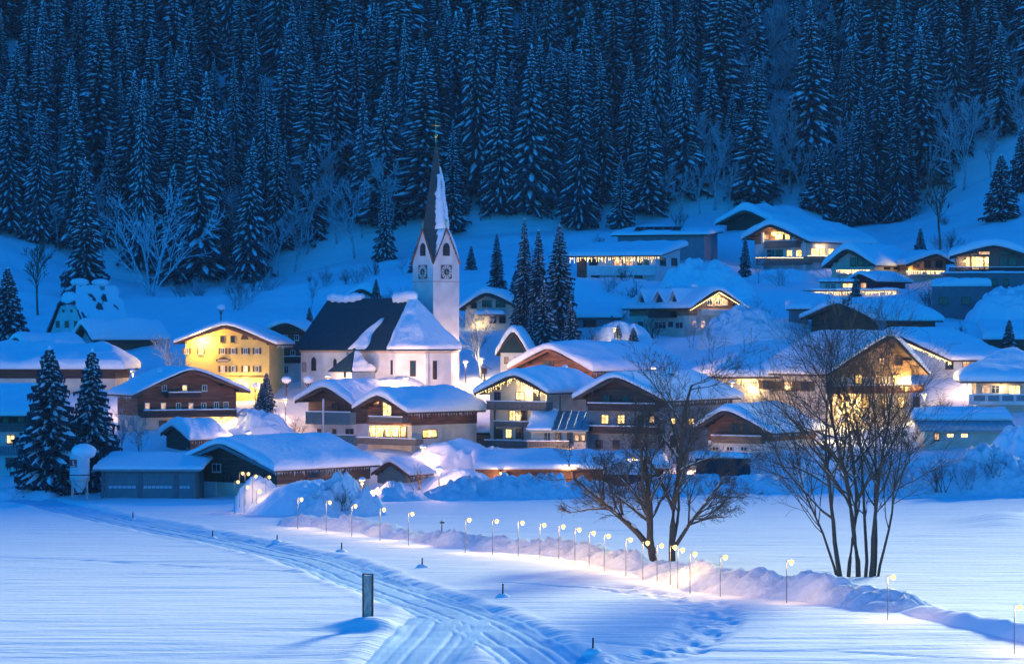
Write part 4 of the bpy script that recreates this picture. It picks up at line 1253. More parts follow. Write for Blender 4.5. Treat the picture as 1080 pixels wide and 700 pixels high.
# little sacristy with a steep dark roof against the nave
q = ch_hit(372, 388, (0, -hw - 2.2, 0), nS)
sx, sz = q.x, chz(389)
MB().box(sx - 2.4, sx + 2.4, -hw - 4.2, -hw + 0.05, -3, sz).build('sacristy_wall', PLW, church)
ap = (sx, -hw - 1.9, chz(369))
bs = [(sx - 2.8, -hw - 4.6, sz - 0.2), (sx + 2.8, -hw - 4.6, sz - 0.2), (sx + 2.8, -hw + 0.1, sz - 0.2), (sx - 2.8, -hw + 0.1, sz - 0.2)]
for i in range(4):
    o = sheet([bs[i], bs[(i + 1) % 4], ap], 0.10, SLATE, 'sacristy_roof')
def sac_fn(U, V):
    a, b = np.array(bs[1]), np.array(bs[2]); c = np.array(ap)
    base = a + (b - a) * U[..., None]
    N = np.array([0.82, 0, 0.57])
    return base + (c - base) * (V * 0.97)[..., None] + N * 0.1, np.broadcast_to(N, U.shape + (3,))
roof_snow(sac_fn, 14, 14, 'sacristy_snow', 12, 0.5, 0.15, 0.5)
arch_window(ch_hit(364, 398, (0, -hw - 4.2, 0), nS), nS, 0.5, 0.9, square=True)
MB().blob((sx, -hw - 1.9, chz(368)), 0.25, 8, 5, 3).build('sacristy_finial', IRON, church)
CTRL += [P(315, 404, 440), P(400, 408, 428), P(460, 404, 425), P(486, 400, 440)]
# ------------------------------------------------------------------ ground: one sheet from the field up the wooded mountainside
EDGE_X = np.array([-200, 0, 60, 100, 190, 300, 400, 500, 640, 760, 860, 930, 1000, 1080, 1300], float)
EDGE_Y = np.array([225, 246, 262, 285, 302, 290, 266, 248, 240, 222, 220, 230, 205, 168, 110], float)
DE = 600.0
man = [P(x, y, DE) for x, y in zip(EDGE_X[::1], EDGE_Y[::1])]
man += [P(150, 318, 545), P(250, 322, 520), P(330, 305, 540), P(400, 300, 520), P(480, 285, 545), P(330, 345, 480), P(420, 320, 490), P(560, 275, 560), P(600, 300, 505),
        P(640, 318, 490), P(600, 352, 465), P(820, 300, 515), P(850, 330, 480), P(960, 315, 500), P(1060, 345, 470), P(740, 300, 520), P(700, 245, 575),
        P(950, 262, 560), P(1070, 240, 560), P(30, 330, 520), P(0, 300, 555), P(800, 365, 440), P(560, 400, 432), P(520, 395, 440),
        P(470, 440, 405), P(470, 480, 380), P(290, 440, 400), P(290, 470, 375), P(560, 512, 362), P(700, 510, 362), P(860, 500, 364), P(960, 480, 372), P(1060, 480, 372),
        P(1000, 430, 398), P(30, 520, 360), P(300, 524, 352), P(430, 515, 360)]
for u in (-0.30, 0.30):
    for D, z in ((120, 0), (340, 0), (380, 2.5), (430, 9), (500, 22), (560, 34), (600, 46)):
        man.append((u * D, D, z + (6 if (u > 0 and D > 450) else 0)))
for D in (120, 200, 280, 335):
    for u in (-0.2, -0.1, 0, 0.1, 0.2):
        man.append((u * D, D, 0.0))
cp = np.array([tuple(c) for c in CTRL] + [tuple(m) for m in man], float)
_cx, _cy = cp[:, 0] / 100, cp[:, 1] / 100
def _U(r2):
    return np.where(r2 > 1e-12, 0.5 * r2 * np.log(np.maximum(r2, 1e-12)), 0)
n_ = len(cp)
K = _U((_cx[:, None] - _cx) ** 2 + (_cy[:, None] - _cy) ** 2) + np.eye(n_) * 0.0006
Pm = np.stack([np.ones(n_), _cx, _cy], 1)
A_ = np.zeros((n_ + 3, n_ + 3)); A_[:n_, :n_] = K; A_[:n_, n_:] = Pm; A_[n_:, :n_] = Pm.T
W_ = np.linalg.solve(A_, np.concatenate([cp[:, 2], np.zeros(3)]))
def tps(x, y):
    x = np.asarray(x, float) / 100; y = np.asarray(y, float) / 100
    z = W_[n_] + W_[n_ + 1] * x + W_[n_ + 2] * y
    for i in range(n_):
        z = z + W_[i] * _U((x - _cx[i]) ** 2 + (y - _cy[i]) ** 2)
    return z

def poly_dist(x, y, pts):
    """distance to a polyline, and the position along it"""
    best = np.full(np.shape(x), 1e9); along = np.zeros(np.shape(x)); L = 0.0; side = np.zeros(np.shape(x))
    for (ax, ay), (bx, by) in zip(pts[:-1], pts[1:]):
        dx, dy = bx - ax, by - ay; l = math.hypot(dx, dy)
        t = np.clip(((x - ax) * dx + (y - ay) * dy) / (l * l), 0, 1)
        d = np.hypot(x - ax - t * dx, y - ay - t * dy)
        m = d < best
        best = np.where(m, d, best); along = np.where(m, L + t * l, along)
        side = np.where(m, np.sign(dx * (y - ay) - dy * (x - ax)), side)
        L += l
    return best, along, side

def smooth_path(pts, n=8):
    out = []
    P_ = [pts[0]] + list(pts) + [pts[-1]]
    for i in range(1, len(P_) - 2):
        p0, p1, p2, p3 = [np.array(p, float) for p in P_[i - 1:i + 3]]
        for k in range(n):
            t = k / n
            out.append(tuple(0.5 * ((2 * p1) + (-p0 + p2) * t + (2 * p0 - 5 * p1 + 4 * p2 - p3) * t * t + (-p0 + 3 * p1 - 3 * p2 + p3) * t ** 3)))
    out.append(tuple(pts[-1]))
    return out

ROAD = smooth_path([flatP(*p) for p in ((-60, 514), (15, 523), (75, 535), (135, 549), (200, 561), (262, 573), (320, 587), (385, 609), (450, 634), (520, 658), (590, 684), (680, 725), (760, 770))])
FORK = smooth_path([flatP(*p) for p in ((478, 648), (452, 668), (415, 690), (370, 725), (330, 770))])
TRAIL = smooth_path([flatP(*p) for p in ((560, 690), (640, 682), (700, 674), (738, 662), (752, 648), (742, 637), (715, 630), (685, 624), (655, 618))])
SKI1 = [flatP(*p) for p in ((-30, 586), (90, 590), (200, 597), (290, 601), (345, 604))]
SKI2 = [flatP(*p) for p in ((528, 612), (600, 617), (680, 622), (760, 622))]
SKI3 = [flatP(*p) for p in ((640, 668), (760, 672), (880, 672), (1000, 676), (1100, 678))]

def road_depth(x, y, detail=True):
    d1, s1, sd1 = poly_dist(x, y, ROAD)
    d2, s2, sd2 = poly_dist(x, y, FORK)
    w1 = 3.3 + 0.35 * vnoise(s1 * 0.25, sd1 * 3, 5) + 0.15 * vnoise(s1 * 1.1, sd1 * 3, 6)
    w2 = 3.6 + 0.4 * vnoise(s2 * 0.25, sd2 * 3, 8)
    e1 = d1 - w1; e2 = d2 - w2
    e = np.minimum(e1, e2)
    cut = -0.38 * (1 - sstep(-1.3, 0.4, e))
    lip = 0.07 * np.exp(-((e - 0.75) / 0.55) ** 2) * (1 + 0.6 * vnoise(x * 0.9, y * 0.9, 11))
    return cut + lip, e

def height(x, y):
    """height of the snow surface"""
    x = np.asarray(x, float); y = np.asarray(y, float)
    px = x / np.maximum(y, 1) * F + 540
    zt = tps(x, np.minimum(y, DE + 4))
    wv = sstep(338, 364, y)
    z = zt * wv
    # field: long wind-packed swells
    f = (1 - wv)
    z = z + f * (0.16 * fbm(x * 0.02, y * 0.07, 21, 3) + 0.09 * fbm(x * 0.07, y * 0.5, 22, 3) + 0.02 * fbm(x * 0.35, y * 1.6, 23, 2))
    # near field tilted away from the sun to shade its lower end darker
    z = z - 0.0018 * np.maximum(212 - y, 0) ** 2 * (y > 90) - (y <= 90) * 26.8
    # swell in the field on the right, behind the lamps
    z = z + 1.1 * np.exp(-(((px - 1062) / 45) ** 2 + ((y - 305) / 9) ** 2))
    rd, e = road_depth(x, y)
    z = z + rd * (1 - sstep(345, 358, y))
    dt, st, _ = poly_dist(x, y, TRAIL)
    tr = 1 - sstep(1.2, 2.6, dt)
    z = z + tr * (-0.22 + 0.30 * fbm(x * 0.9, y * 0.9, 31, 3)) * (e > 0.5)
    for q in (SKI1, SKI2, SKI3):
        d, _, _ = poly_dist(x, y, q)
        z = z - 0.14 * np.exp(-(d / 0.28) ** 2) * (e > 0.6)
    # drift round the board that stands in the field
    bx, by = flatP(388, 656)
    dd = np.hypot((x - bx) / 2.4, (y - by + 0.6) / 1.6)
    z = z + 0.75 * np.exp(-dd ** 2) - 0.3 * np.exp(-(((x - bx) / 4) ** 2 + ((y - by + 2.0) / 1.6) ** 2))
    # village and slopes: soft drifts; mountain: gullies
    z = z + wv * (1 - sstep(585, 600, y)) * (0.8 * fbm(x * 0.10, y * 0.10, 41, 3) + 0.25 * fbm(x * 0.4, y * 0.4, 42, 3) + 0.7 * (1 - 2 * np.abs(fbm(x * 0.035 + y * 0.05, y * 0.02 - x * 0.01, 47, 3))) * sstep(470, 520, y))
    up = np.maximum(y - DE, 0)
    z = z + up * (0.74 + 0.06 * fbm(x * 0.015, y * 0.0, 43, 2)) + sstep(0, 30, up) * 2.6 * fbm(x * 0.05, y * 0.05, 44, 3)
    # an open gully runs up the forest
    z = z - sstep(0, 25, up) * 5.0 * np.exp(-((px - 835) / 45) ** 2)
    return z

u_in = np.linspace(-0.186, 0.186, 470)
U_ = np.concatenate([np.linspace(-0.42, -0.19, 20), u_in, np.linspace(0.19, 0.42, 20)])
Y_ = np.concatenate([np.arange(60, 168, 4.0), np.arange(168, 236, 0.30), np.arange(236, 300, 0.5), np.arange(300, 372, 0.8), np.arange(372, 600, 1.6), np.arange(600, 830, 5.0)])
UU, YY_ = np.meshgrid(U_, Y_)
XX_ = UU * YY_
ZZ_ = height(XX_, YY_)
ground = link('snow_ground', grid_mesh('snow_ground', np.stack([XX_, YY_, ZZ_], -1), FSNOW))
ground['kind'] = 'structure'
ground['label'] = 'deep snow over the field, the village slope and the mountainside'

def ground_z(x, y):
    return float(height(np.array([x]), np.array([y]))[0])

# packed road surface in the cutting
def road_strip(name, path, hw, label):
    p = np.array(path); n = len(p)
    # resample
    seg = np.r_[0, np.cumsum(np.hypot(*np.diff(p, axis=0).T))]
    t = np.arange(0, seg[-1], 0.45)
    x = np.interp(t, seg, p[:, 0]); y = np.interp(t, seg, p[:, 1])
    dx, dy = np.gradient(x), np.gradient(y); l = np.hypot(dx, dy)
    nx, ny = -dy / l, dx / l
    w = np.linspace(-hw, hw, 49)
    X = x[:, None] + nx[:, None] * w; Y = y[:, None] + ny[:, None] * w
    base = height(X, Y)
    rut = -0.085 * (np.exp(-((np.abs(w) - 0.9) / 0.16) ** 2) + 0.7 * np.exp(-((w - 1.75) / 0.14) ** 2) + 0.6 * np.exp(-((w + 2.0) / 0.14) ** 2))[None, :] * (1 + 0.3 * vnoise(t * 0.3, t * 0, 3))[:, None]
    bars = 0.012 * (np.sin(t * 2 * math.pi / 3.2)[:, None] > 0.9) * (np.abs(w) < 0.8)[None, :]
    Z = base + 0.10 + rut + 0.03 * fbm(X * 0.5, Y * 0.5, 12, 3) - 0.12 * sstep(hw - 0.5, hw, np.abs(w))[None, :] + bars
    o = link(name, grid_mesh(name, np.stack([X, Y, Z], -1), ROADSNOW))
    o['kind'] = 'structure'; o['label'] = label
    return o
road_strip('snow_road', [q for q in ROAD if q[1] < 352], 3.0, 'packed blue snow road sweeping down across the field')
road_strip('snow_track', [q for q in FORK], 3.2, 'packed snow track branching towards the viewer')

# ------------------------------------------------------------------ banks and heaps of snow
def bank(name, label, path, width, hgt, seed, lump=1.0, step=0.35, mt=None, cat='snow bank', kind=None, sharp=0.5):
    p = np.array(path)
    seg = np.r_[0, np.cumsum(np.hypot(*np.diff(p, axis=0).T))]
    t = np.arange(0, seg[-1] + step, step)
    x = np.interp(t, seg, p[:, 0]); y = np.interp(t, seg, p[:, 1])
    dx, dy = np.gradient(x), np.gradient(y); l = np.hypot(dx, dy)
    nx, ny = -dy / l, dx / l
    w = np.linspace(-1, 1, max(13, int(width * 2 / step)))
    hw = width * (1 + 0.25 * vnoise(t * 0.12, t * 0, seed))
    X = x[:, None] + nx[:, None] * w * hw[:, None]; Y = y[:, None] + ny[:, None] * w * hw[:, None]
    prof = np.clip(1 - np.abs(w) ** 1.7, 0, 1)[None, :]
    endt = np.clip(np.minimum(t, t[-1] - t) / (width * 1.2), 0, 1) ** 0.5
    big = 0.75 + 0.55 * fbm(X * 0.22, Y * 0.22, seed, 2)
    ridged = 1 - np.abs(fbm(X * 0.55, Y * 0.55, seed + 3, 4, 0.6)) * 2
    fine = fbm(X * 1.5, Y * 1.5, seed + 5, 3, 0.6)
    Z = height(X, Y) - 0.15 + endt[:, None] * prof * hgt * (big + lump * sharp * (ridged - 0.5) + lump * 0.22 * fine)
    o = link(name, grid_mesh(name, np.stack([X, Y, Z], -1), mt or ROUGHSNOW))
    tag(o, label, cat, kind=kind)
    return o

# lamps of the winter path: photo pixel of each bulb
LAMPS = [(318, 526), (348, 529), (375, 532), (405, 537), (435, 541), (495, 548), (524, 550), (551, 552), (574, 554), (594, 556), (611, 558), (626, 561), (642, 564),
         (665, 568), (683, 572), (698, 575), (712, 577), (720, 579), (733, 584), (765, 588), (835, 594), (942, 607), (1076, 625)]
LH = 3.0
def lampD(py): return (CZ - LH) * F / (py - 350.0)
lp = [((px - 540) / F * lampD(py), lampD(py)) for px, py in LAMPS]
pth = [(x + 2.0, y + 5.4) for x, y in lp]
pth = [(lp[0][0] - 3, lp[0][1] + 6)] + pth
ext = pth[-1]
pth.append((ext[0] + 12, ext[1] - 8))
i_mid = 12
bank('snow_bank', 'lumpy snow bank behind the far lamps of the lit path', smooth_path(pth[:15], 4), 2.4, 1.3, 51, 1.2)
bank('snow_bank', 'tall clumpy snow bank behind the near lamps below the twin-trunked tree', smooth_path(pth[14:23], 4), 3.0, 1.55, 52, 1.25)
bank('snow_bank', 'smooth low hummocks of snow at the near end of the lit path', smooth_path(pth[22:], 6), 1.7, 0.9, 53, 0.45, mt=SNOW)
# ploughed wall of snow in front of the village
bank('snow_bank', 'rough ploughed snow wall in front of the carport', [P(x, 0, D)[:2] for x, D in ((440, 350), (500, 349), (560, 350), (620, 351), (665, 352))], 3.6, 2.5, 54, 1.15)
bank('snow_bank', 'broken ploughed snow wall in front of the little gabled shed', [P(x, 0, D)[:2] for x, D in ((378, 344), (410, 346), (448, 348))], 3.2, 2.3, 55, 1.2)
bank('snow_bank', 'high rough snow bank with shrubs below the metal-roofed workshop', [P(x, 0, D)[:2] for x, D in ((905, 356), (950, 357), (1000, 358), (1060, 357), (1130, 356))], 7.0, 4.6, 56, 0.8)
bank('snow_bank', 'low snow bank across the meadow behind the tall bare stems', [P(x, 0, D)[:2] for x, D in ((660, 356), (740, 357), (830, 358), (905, 358))], 4.0, 2.0, 57, 0.7)
bank('snow_bank', 'soft snow bank in the corner below the balconied house', [P(x, 0, D)[:2] for x, D in ((-30, 354), (20, 355), (62, 354))], 4.5, 2.4, 58, 0.5, mt=SNOW)

def heap(name, label, px, py, D, rx, ry, hgt, seed, lump=0.25, mt=None, n=48):
    x0, y0 = P(px, 0, D)[:2]
    a = np.linspace(-1, 1, n)
    AA, BB = np.meshgrid(a, a)
    # map the square on a disc
    X = AA * np.sqrt(1 - BB ** 2 / 2); Y = BB * np.sqrt(1 - AA ** 2 / 2)
    r = np.hypot(X, Y)
    an = np.arctan2(Y, X)
    wob = 1 + 0.16 * np.sin(2 * an + seed) + 0.10 * np.sin(3 * an + seed * 2.3) + 0.06 * np.sin(5 * an + seed)
    X = X * wob; Y = Y * wob
    Xw = x0 + X * rx; Yw = y0 + Y * ry
    dome = np.clip(1 - r ** 2.0, 0, 1) ** 0.75 * (1 + 0.22 * X * math.cos(seed) + 0.12 * Y)
    nz = fbm(Xw * 0.45, Yw * 0.45, seed, 4, 0.55)
    rd = 1 - 2 * np.abs(fbm(Xw * 0.9, Yw * 0.9, seed + 4, 3, 0.6))
    base = height(np.full(1, x0), np.full(1, y0))[0]
    Z = np.minimum(height(Xw, Yw), base + 0.5) - 0.25 + dome * hgt * (1 + lump * nz + lump * 0.55 * (rd - 0.5))
    o = link(name, grid_mesh(name, np.stack([Xw, Yw, Z], -1), mt or SNOW))
    tag(o, label, 'snow heap')
    return o
heap('snow_heap', 'round snow heap ringed with small lamps beside the dark barn', 273, 0, 326, 3.6, 3.4, 4.1, 61, 0.25)
heap('snow_heap', 'smooth long snow heap in front of the barn side wall', 318, 0, 322, 6.2, 5.5, 3.8, 62, 0.2)
heap('snow_heap', 'crumbly snow heap with dark hollows beside the smooth heap', 354, 0, 316, 4.8, 4.0, 3.3, 63, 0.75, ROUGHSNOW)
heap('snow_heap', 'big smooth snow heap rising between the chalets and the little shed', 484, 0, 378, 6.5, 5.0, 2.3, 64, 0.25)
heap('snow_heap', 'rounded snow heap with a lamp in front of the carport end', 490, 0, 360, 4.6, 3.5, 3.0, 65, 0.2)
heap('snow_heap', 'steep scraped snow heap below the dormer house', 786, 0, 450, 7.5, 5.0, 4.8, 66, 0.35, ROUGHSNOW)
heap('snow_heap', 'snow heap beside the road above the icicle-lit house terrace', 742, 0, 508, 9.0, 6.0, 5.2, 67, 0.4)
heap('snow_heap', 'broad snow mound under the icicle-lit house', 640, 0, 500, 12.0, 6.0, 1.8, 68, 0.25)
heap('snow_heap', 'snow mound by the cream house with the dormers', 650, 0, 458, 5.5, 4.0, 4.0, 69, 0.3)
heap('snow_heap', 'snow drift in the garden of the big brown chalet', 264, 0, 390, 6.0, 4.0, 2.4, 70, 0.5)
heap('snow_heap', 'pinkish snow drift between the inn and the church', 304, 0, 408, 5.0, 4.0, 3.2, 71, 0.4)
heap('snow_heap', 'snow slope heaped beside the concrete cube', 1080, 0, 478, 10.0, 7.0, 5.5, 72, 0.3)
heap('snow_heap', 'snow heap at the edge beside the metal-roofed workshop', 1074, 0, 366, 4.5, 4.5, 5.0, 73, 0.3)
heap('snow_heap', 'snow heap left of the garlanded chalet below its balcony', 826, 0, 525, 8.0, 5.0, 2.2, 74, 0.25)
heap('snow_heap', 'low snow heap at the foot of the guest house', 520, 0, 384, 4.0, 3.0, 2.0, 75, 0.3)
# ------------------------------------------------------------------ lamps
def make_path_lamp():
    r = empty('path_lamp', (0, 0, 0))
    MB().tube([(0, 0, -0.8), (0, 0, LH + 0.12)], [0.035, 0.028], 6).build('pole', mat('lamp_pole', (0.20, 0.20, 0.21), 0.6), r)
    MB().tube([(0, 0, LH + 0.08), (0.32, 0, LH + 0.10)], 0.025, 5).build('arm', STEEL, r)
    MB().blob((0.38, 0, LH), (0.19, 0.19, 0.19), 10, 7, 1, 0).build('bulb', BULB, r, True)
    MB().tube([(0.38, 0, LH + 0.10), (0.38, 0, LH + 0.17)], [0.13, 0.05], 8).build('hood', IRON, r)
    light(r, (0.38, 0, LH - 0.2), 155, (1.0, 0.60, 0.20), 0.15)
    return r
proto = make_path_lamp()
n_l = len(LAMPS)
def ordinal(k):
    return '%d%s' % (k, 'th' if 10 <= k % 100 <= 20 else {1: 'st', 2: 'nd', 3: 'rd'}.get(k % 10, 'th'))
for i, ((px, py), (x, y)) in enumerate(zip(LAMPS, lp)):
    o = proto if i == 0 else copy_tree(proto)
    o.location = (x - 0.38, y, min(ground_z(x, y), 0.25))
    o.rotation_euler = (0, 0, random.Random(i).uniform(-0.2, 0.2))
    k = n_l - i
    tag(o, 'lit path lamp, ' + ('nearest of the row at the edge of view' if k == 1 else ordinal(k) + ' from the near end of the row'), 'lamp', 'lamps along the winter path')
# the ring of short lamps on the round heap
RING = [(256, 499), (262, 499.5), (270, 502), (284, 503), (251, 508), (261, 513.5), (274, 518), (293, 523)]
RW = ['topmost lamp of the pair', 'second lamp of the topmost pair', 'upper middle lamp', 'upper lamp on the barn side', 'outermost lamp on the garage side', 'lower lamp facing the garages', 'lowest lamp', 'last lamp before the smooth heap']
for i, (px, py) in enumerate(RING):
    D = 320.5 + (2.0 if i < 4 else 0.0)
    b = P(px, py, D)
    o = copy_tree(proto)
    o.location = (b[0] - 0.38, b[1], b[2] - LH)
    tag(o, RW[i] + ' on the round snow heap', 'lamp', 'lamps on the round snow heap')
    for c in o.children:
        if c.type == 'LIGHT':
            c.data = c.data.copy(); c.data.energy = 22
def street_lamp(px, py, D, power, label, h=5.0, col=(1.0, 0.70, 0.42)):
    """py: height of the lamp head in the photo"""
    b = P(px, py, D)
    zg = ground_z(b[0], D)
    h = max(2.5, b[2] - zg)
    r = empty('street_lamp', (b[0], D, b[2] - h))
    tag(r, label, 'street lamp')
    MB().tube([(0, 0, -1), (0, 0, h - 0.2)], [0.08, 0.05], 7).build('pole', IRON, r)
    MB().blob((0, 0, h), 0.17, 9, 7, 1, 0).build('bulb', BULB, r, True)
    MB().tube([(0, 0, h + 0.12), (0, 0, h + 0.24)], [0.3, 0.08], 9).build('hood', IRON, r)
    MB().blob((0, 0, h + 0.42), (0.42, 0.42, 0.28), 10, 6, 2, 0.08).build('snow_cap', RSNOW, r, True)
    light(r, (0, -0.05, h - 0.25), power, col, 0.25)
    return r
PINK = (1.0, 0.59, 0.34); YEL = (1.0, 0.72, 0.30)
street_lamp(301, 423, 402, 900, 'street lamp glowing on the snow left of the teal-balcony chalet', col=PINK)
street_lamp(463, 497, 354, 1100, 'lamp above the ploughed snow by the little gabled shed', col=PINK)
street_lamp(382, 509, 345, 700, 'low lamp behind the crumbly snow heap', col=PINK)
street_lamp(491, 384, 424, 1800, 'street lamp on the lane beside the church tower', col=PINK)
street_lamp(428, 401.5, 408, 3000, 'added floodlight in front of the church apse', col=PINK)  # added light on the church, set out of sight behind the chalet ridge
street_lamp(346, 399.5, 414, 1300, 'street lamp in front of the church nave', col=PINK)
street_lamp(508, 381, 436, 700, 'yellow street lamp below the cream house', col=YEL)
street_lamp(648, 348, 452, 220, 'street lamp by the garden of the dormer house', col=YEL)
street_lamp(668, 483, 366, 350, 'street lamp behind the twin-trunked tree', col=YEL)
street_lamp(975, 418, 396, 900, 'street lamp lighting the lane right of the inn', col=YEL)
street_lamp(888, 446, 380, 600, 'street lamp low behind the tall bare stems', col=YEL)
street_lamp(772, 406, 396, 1100, 'added lamp between the broad dark chalet and the inn wing', col=PINK)  # added to turn the inn wing roof pink
street_lamp(596, 389.5, 407, 1800, 'added lamp between the guest house and the big barn', col=PINK)  # added, hidden behind the guest house ridge, tints the barn roof
street_lamp(690, 391, 408, 1500, 'added lamp behind the broad dark chalet', col=PINK)  # added behind the chalet ridge, second light for the barn roof
street_lamp(1020, 398, 415, 900, 'street lamp on the lane above the panelled balcony', col=PINK)
street_lamp(140, 394, 398, 1300, 'added lamp in the lane behind the big brown chalet', col=PINK)  # added to tint the snow roof of the long beige house
street_lamp(262, 459, 374, 800, 'added lamp behind the dark barn lighting the big brown chalet', col=PINK)  # added out of sight behind the barn ridge to warm the chalet front
street_lamp(346, 461, 376, 1000, 'added lamp behind the dark barn lighting the teal balcony', col=PINK)  # added behind the barn, warms the two chalet fronts beyond it
street_lamp(446, 474, 374, 500, 'added lamp below the side windows of the string-lit chalet', col=PINK)  # added warm light for the chalet side wall
street_lamp(585, 479, 377, 600, 'added lamp behind the carport before the guest house', col=PINK)  # added behind the carport roof to warm the guest house front
street_lamp(722, 487, 369, 500, 'added lamp by the hedge before the broad dark chalet', col=PINK)  # added to warm the timber fronts behind the hedge
street_lamp(30, 424, 394, 700, 'added lamp in the lane before the long beige house', col=PINK)  # added warm light for the long beige house

# ------------------------------------------------------------------ strings of lights
def icicle(name, label, pts, drop, dens, seed, cat='string lights', curtain=True):
    """pts: world points along an eave; strands of tiny bulbs of uneven length hang from it"""
    r = empty(name, pts[0]); tag(r, label, cat)
    rr = random.Random(seed); o = Vector(pts[0])
    cab = MB(); cab.tube([tuple(Vector(p) - o) for p in pts], 0.02, 4); cab.build('cable', IRON, r)
    mb = MB()
    for a, b in zip(pts[:-1], pts[1:]):
        a, b = Vector(a) - o, Vector(b) - o
        n = max(2, int((b - a).length * dens))
        for k in range(n):
            p = a.lerp(b, (k + rr.random()) / n)
            m = 1 + int(rr.random() * drop / 0.22) if curtain else 1
            for j in range(m):
                c = p + Vector((rr.uniform(-0.03, 0.03), rr.uniform(-0.03, 0.03), -0.05 - 0.22 * j))
                s_ = 0.055
                q = len(mb.v)
                mb.v += [(c.x - s_, c.y, c.z), (c.x, c.y - s_, c.z), (c.x + s_, c.y, c.z), (c.x, c.y + s_, c.z), (c.x, c.y, c.z + s_), (c.x, c.y, c.z - s_)]
                for i in range(4):
                    mb.f += [(q + i, q + (i + 1) % 4, q + 4), (q + (i + 1) % 4, q + i, q + 5)]
    bo = mb.build('bulbs', LED, r); bo['kind'] = 'stuff'
    return r
def eave_pts(h, off=0.15):
    return [h.world((-h.wl, -off, h.zl - 0.3)), h.world((0, -off, h.zap - 0.3)), h.world((h.wr, -off, h.zr - 0.3))]
def front_line(h, face, x0, x1, py, off):
    a = h.hit(face, x0, py, off); b = h.hit(face, x1, py, off)
    if face == 'f': return [h.world((a[0], h.y0 - off, a[1])), h.world((b[0], h.y0 - off, b[1]))]
    return [h.world((h.x1 + off, a[0], a[1])), h.world((h.x1 + off, b[0], b[1]))]
icicle('icicle_lights', 'icicle string lights along the gable of the tall guest house', eave_pts(h7), 0.9, 3.5, 1)
icicle('icicle_lights', 'icicle string lights along the long eave of the modern white house', [h13.world((h13.x0 - 1.2, -1.35, h13.zap - 0.25)), h13.world((h13.x1 + 1.2, -1.35, h13.zap - 0.25))], 1.1, 3, 2)
icicle('icicle_lights', 'curtain of string lights over the terrace windows of the lit chalet', front_line(h6, 'f', 390, 420, 449, 0.5), 1.4, 5, 3)
icicle('light_strip', 'line of lights along the gable edge of the dormer house', eave_pts(h15, 0.2), 0.2, 9, 4, curtain=False)
icicle('icicle_lights', 'string lights edging the verge of the white brown-windowed house', eave_pts(h24), 0.5, 6, 5)
icicle('light_garland', 'garland of lights along the lower balcony of the garlanded chalet', front_line(h17, 'f', 797, 852, 271.5, 1.7), 0.2, 8, 6, curtain=False)
icicle('light_garland', 'garland of lights along the side balcony of the garlanded chalet', front_line(h17, 'r', 852, 880, 269.5, 1.4), 0.2, 8, 7, curtain=False)
icicle('light_garland', 'garland of lights under the gable of the garlanded chalet', front_line(h17, 'f', 814, 831, 245, 0.4), 0.5, 8, 8)
icicle('icicle_lights', 'glowing lights hung on the balcony of the glazed chalet', front_line(h18, 'f', 882, 918, 284.5, 1.4), 0.7, 5, 9)
icicle('icicle_lights', 'glowing lights hung on the balcony of the gable wing', front_line(h18b, 'f', 956, 996, 285.5, 1.3), 0.7, 5, 10)
icicle('light_garland', 'long glowing garland on the terrace edge below the red-walled cottage', [P(850, 308, 503), P(945, 307, 503)], 0.7, 5, 11)
icicle('icicle_lights', 'string lights under the eave of the inn wing', front_line(h23b, 'f', 778, 797, 399.5, 1.2), 1.2, 6, 12)
# the terrace edge that carries the long garland
tr_ = Block('terrace', 'snow-topped terrace edge below the red-walled cottage', 'terrace', 850, 947, 306, 318, 504, 0, depth=4, rise=0.1, of=0.05, os=0.05, t=0.4, wall=PLC, roof=CONC, seed=80, ctrl=False)

# ------------------------------------------------------------------ small things
def silo():
    D = 347; s = F / D
    b = P(84, 524, D)
    r = empty('silo', b); tag(r, 'white grit silo on legs with lopsided snow cap and red sign', 'silo')
    z = lambda py: (524 - py) / s
    rad = 10.5 / s
    W = mat('silo_paint', (0.62, 0.64, 0.66), 0.5, var=0.1, scale=2)
    MB().tube([(0, 0, z(505)), (0, 0, z(478))], rad, 24).build('tank', W, r)
    MB().tube([(0, 0, z(519)), (0, 0, z(505.2))], [rad * 0.25, rad * 0.99], 24).build('hopper', W, r)
    for k in range(3):
        MB().tube([(0, 0, z((500, 503.5, 506)[k])), (0, 0, z((501, 504.2, 507)[k]))], rad * 1.03, 24).build('hoop', IRON if k == 0 else STEEL, r)
    for k in range(4):
        a = math.pi / 4 + k * math.pi / 2 + 0.25
        MB().tube([(rad * 1.0 * math.cos(a), rad * math.sin(a), z(504)), (rad * 1.02 * math.cos(a), rad * 1.02 * math.sin(a), -0.6)], 0.08, 6).build('leg', STEEL, r)
        a2 = a + math.pi / 2
        MB().tube([(rad * math.cos(a), rad * math.sin(a), z(508)), (rad * math.cos(a2), rad * math.sin(a2), z(520))], 0.04, 5).build('brace', STEEL, r)
    mb = MB().blob((0.5, 0, z(476)), (rad * 1.25, rad * 1.25, 0.95), 20, 12, 3, 0.05)
    mb.v = [(x, y, max(zz, z(483) if x > -0.3 else z(481)) ) for x, y, zz in mb.v]
    mb.build('snow_cap', RSNOW, r, True)
    sg = MB().box(-1.05, -0.15, -rad - 0.03, -rad + 0.45, z(492), z(484)).build('sign', SIGNR, r)
    MB().box(-0.66, -0.54, -rad - 0.06, -rad - 0.035, z(489.5), z(485)).build('sign_mark', FRW, sg)
    MB().box(-0.54, -0.34, -rad - 0.06, -rad - 0.035, z(489.5), z(488.6)).build('sign_mark', FRW, sg)
    MB().box(-0.90, -0.30, -rad - 0.06, -rad - 0.035, z(491.4), z(490.6)).build('sign_mark', FRW, sg)
silo()
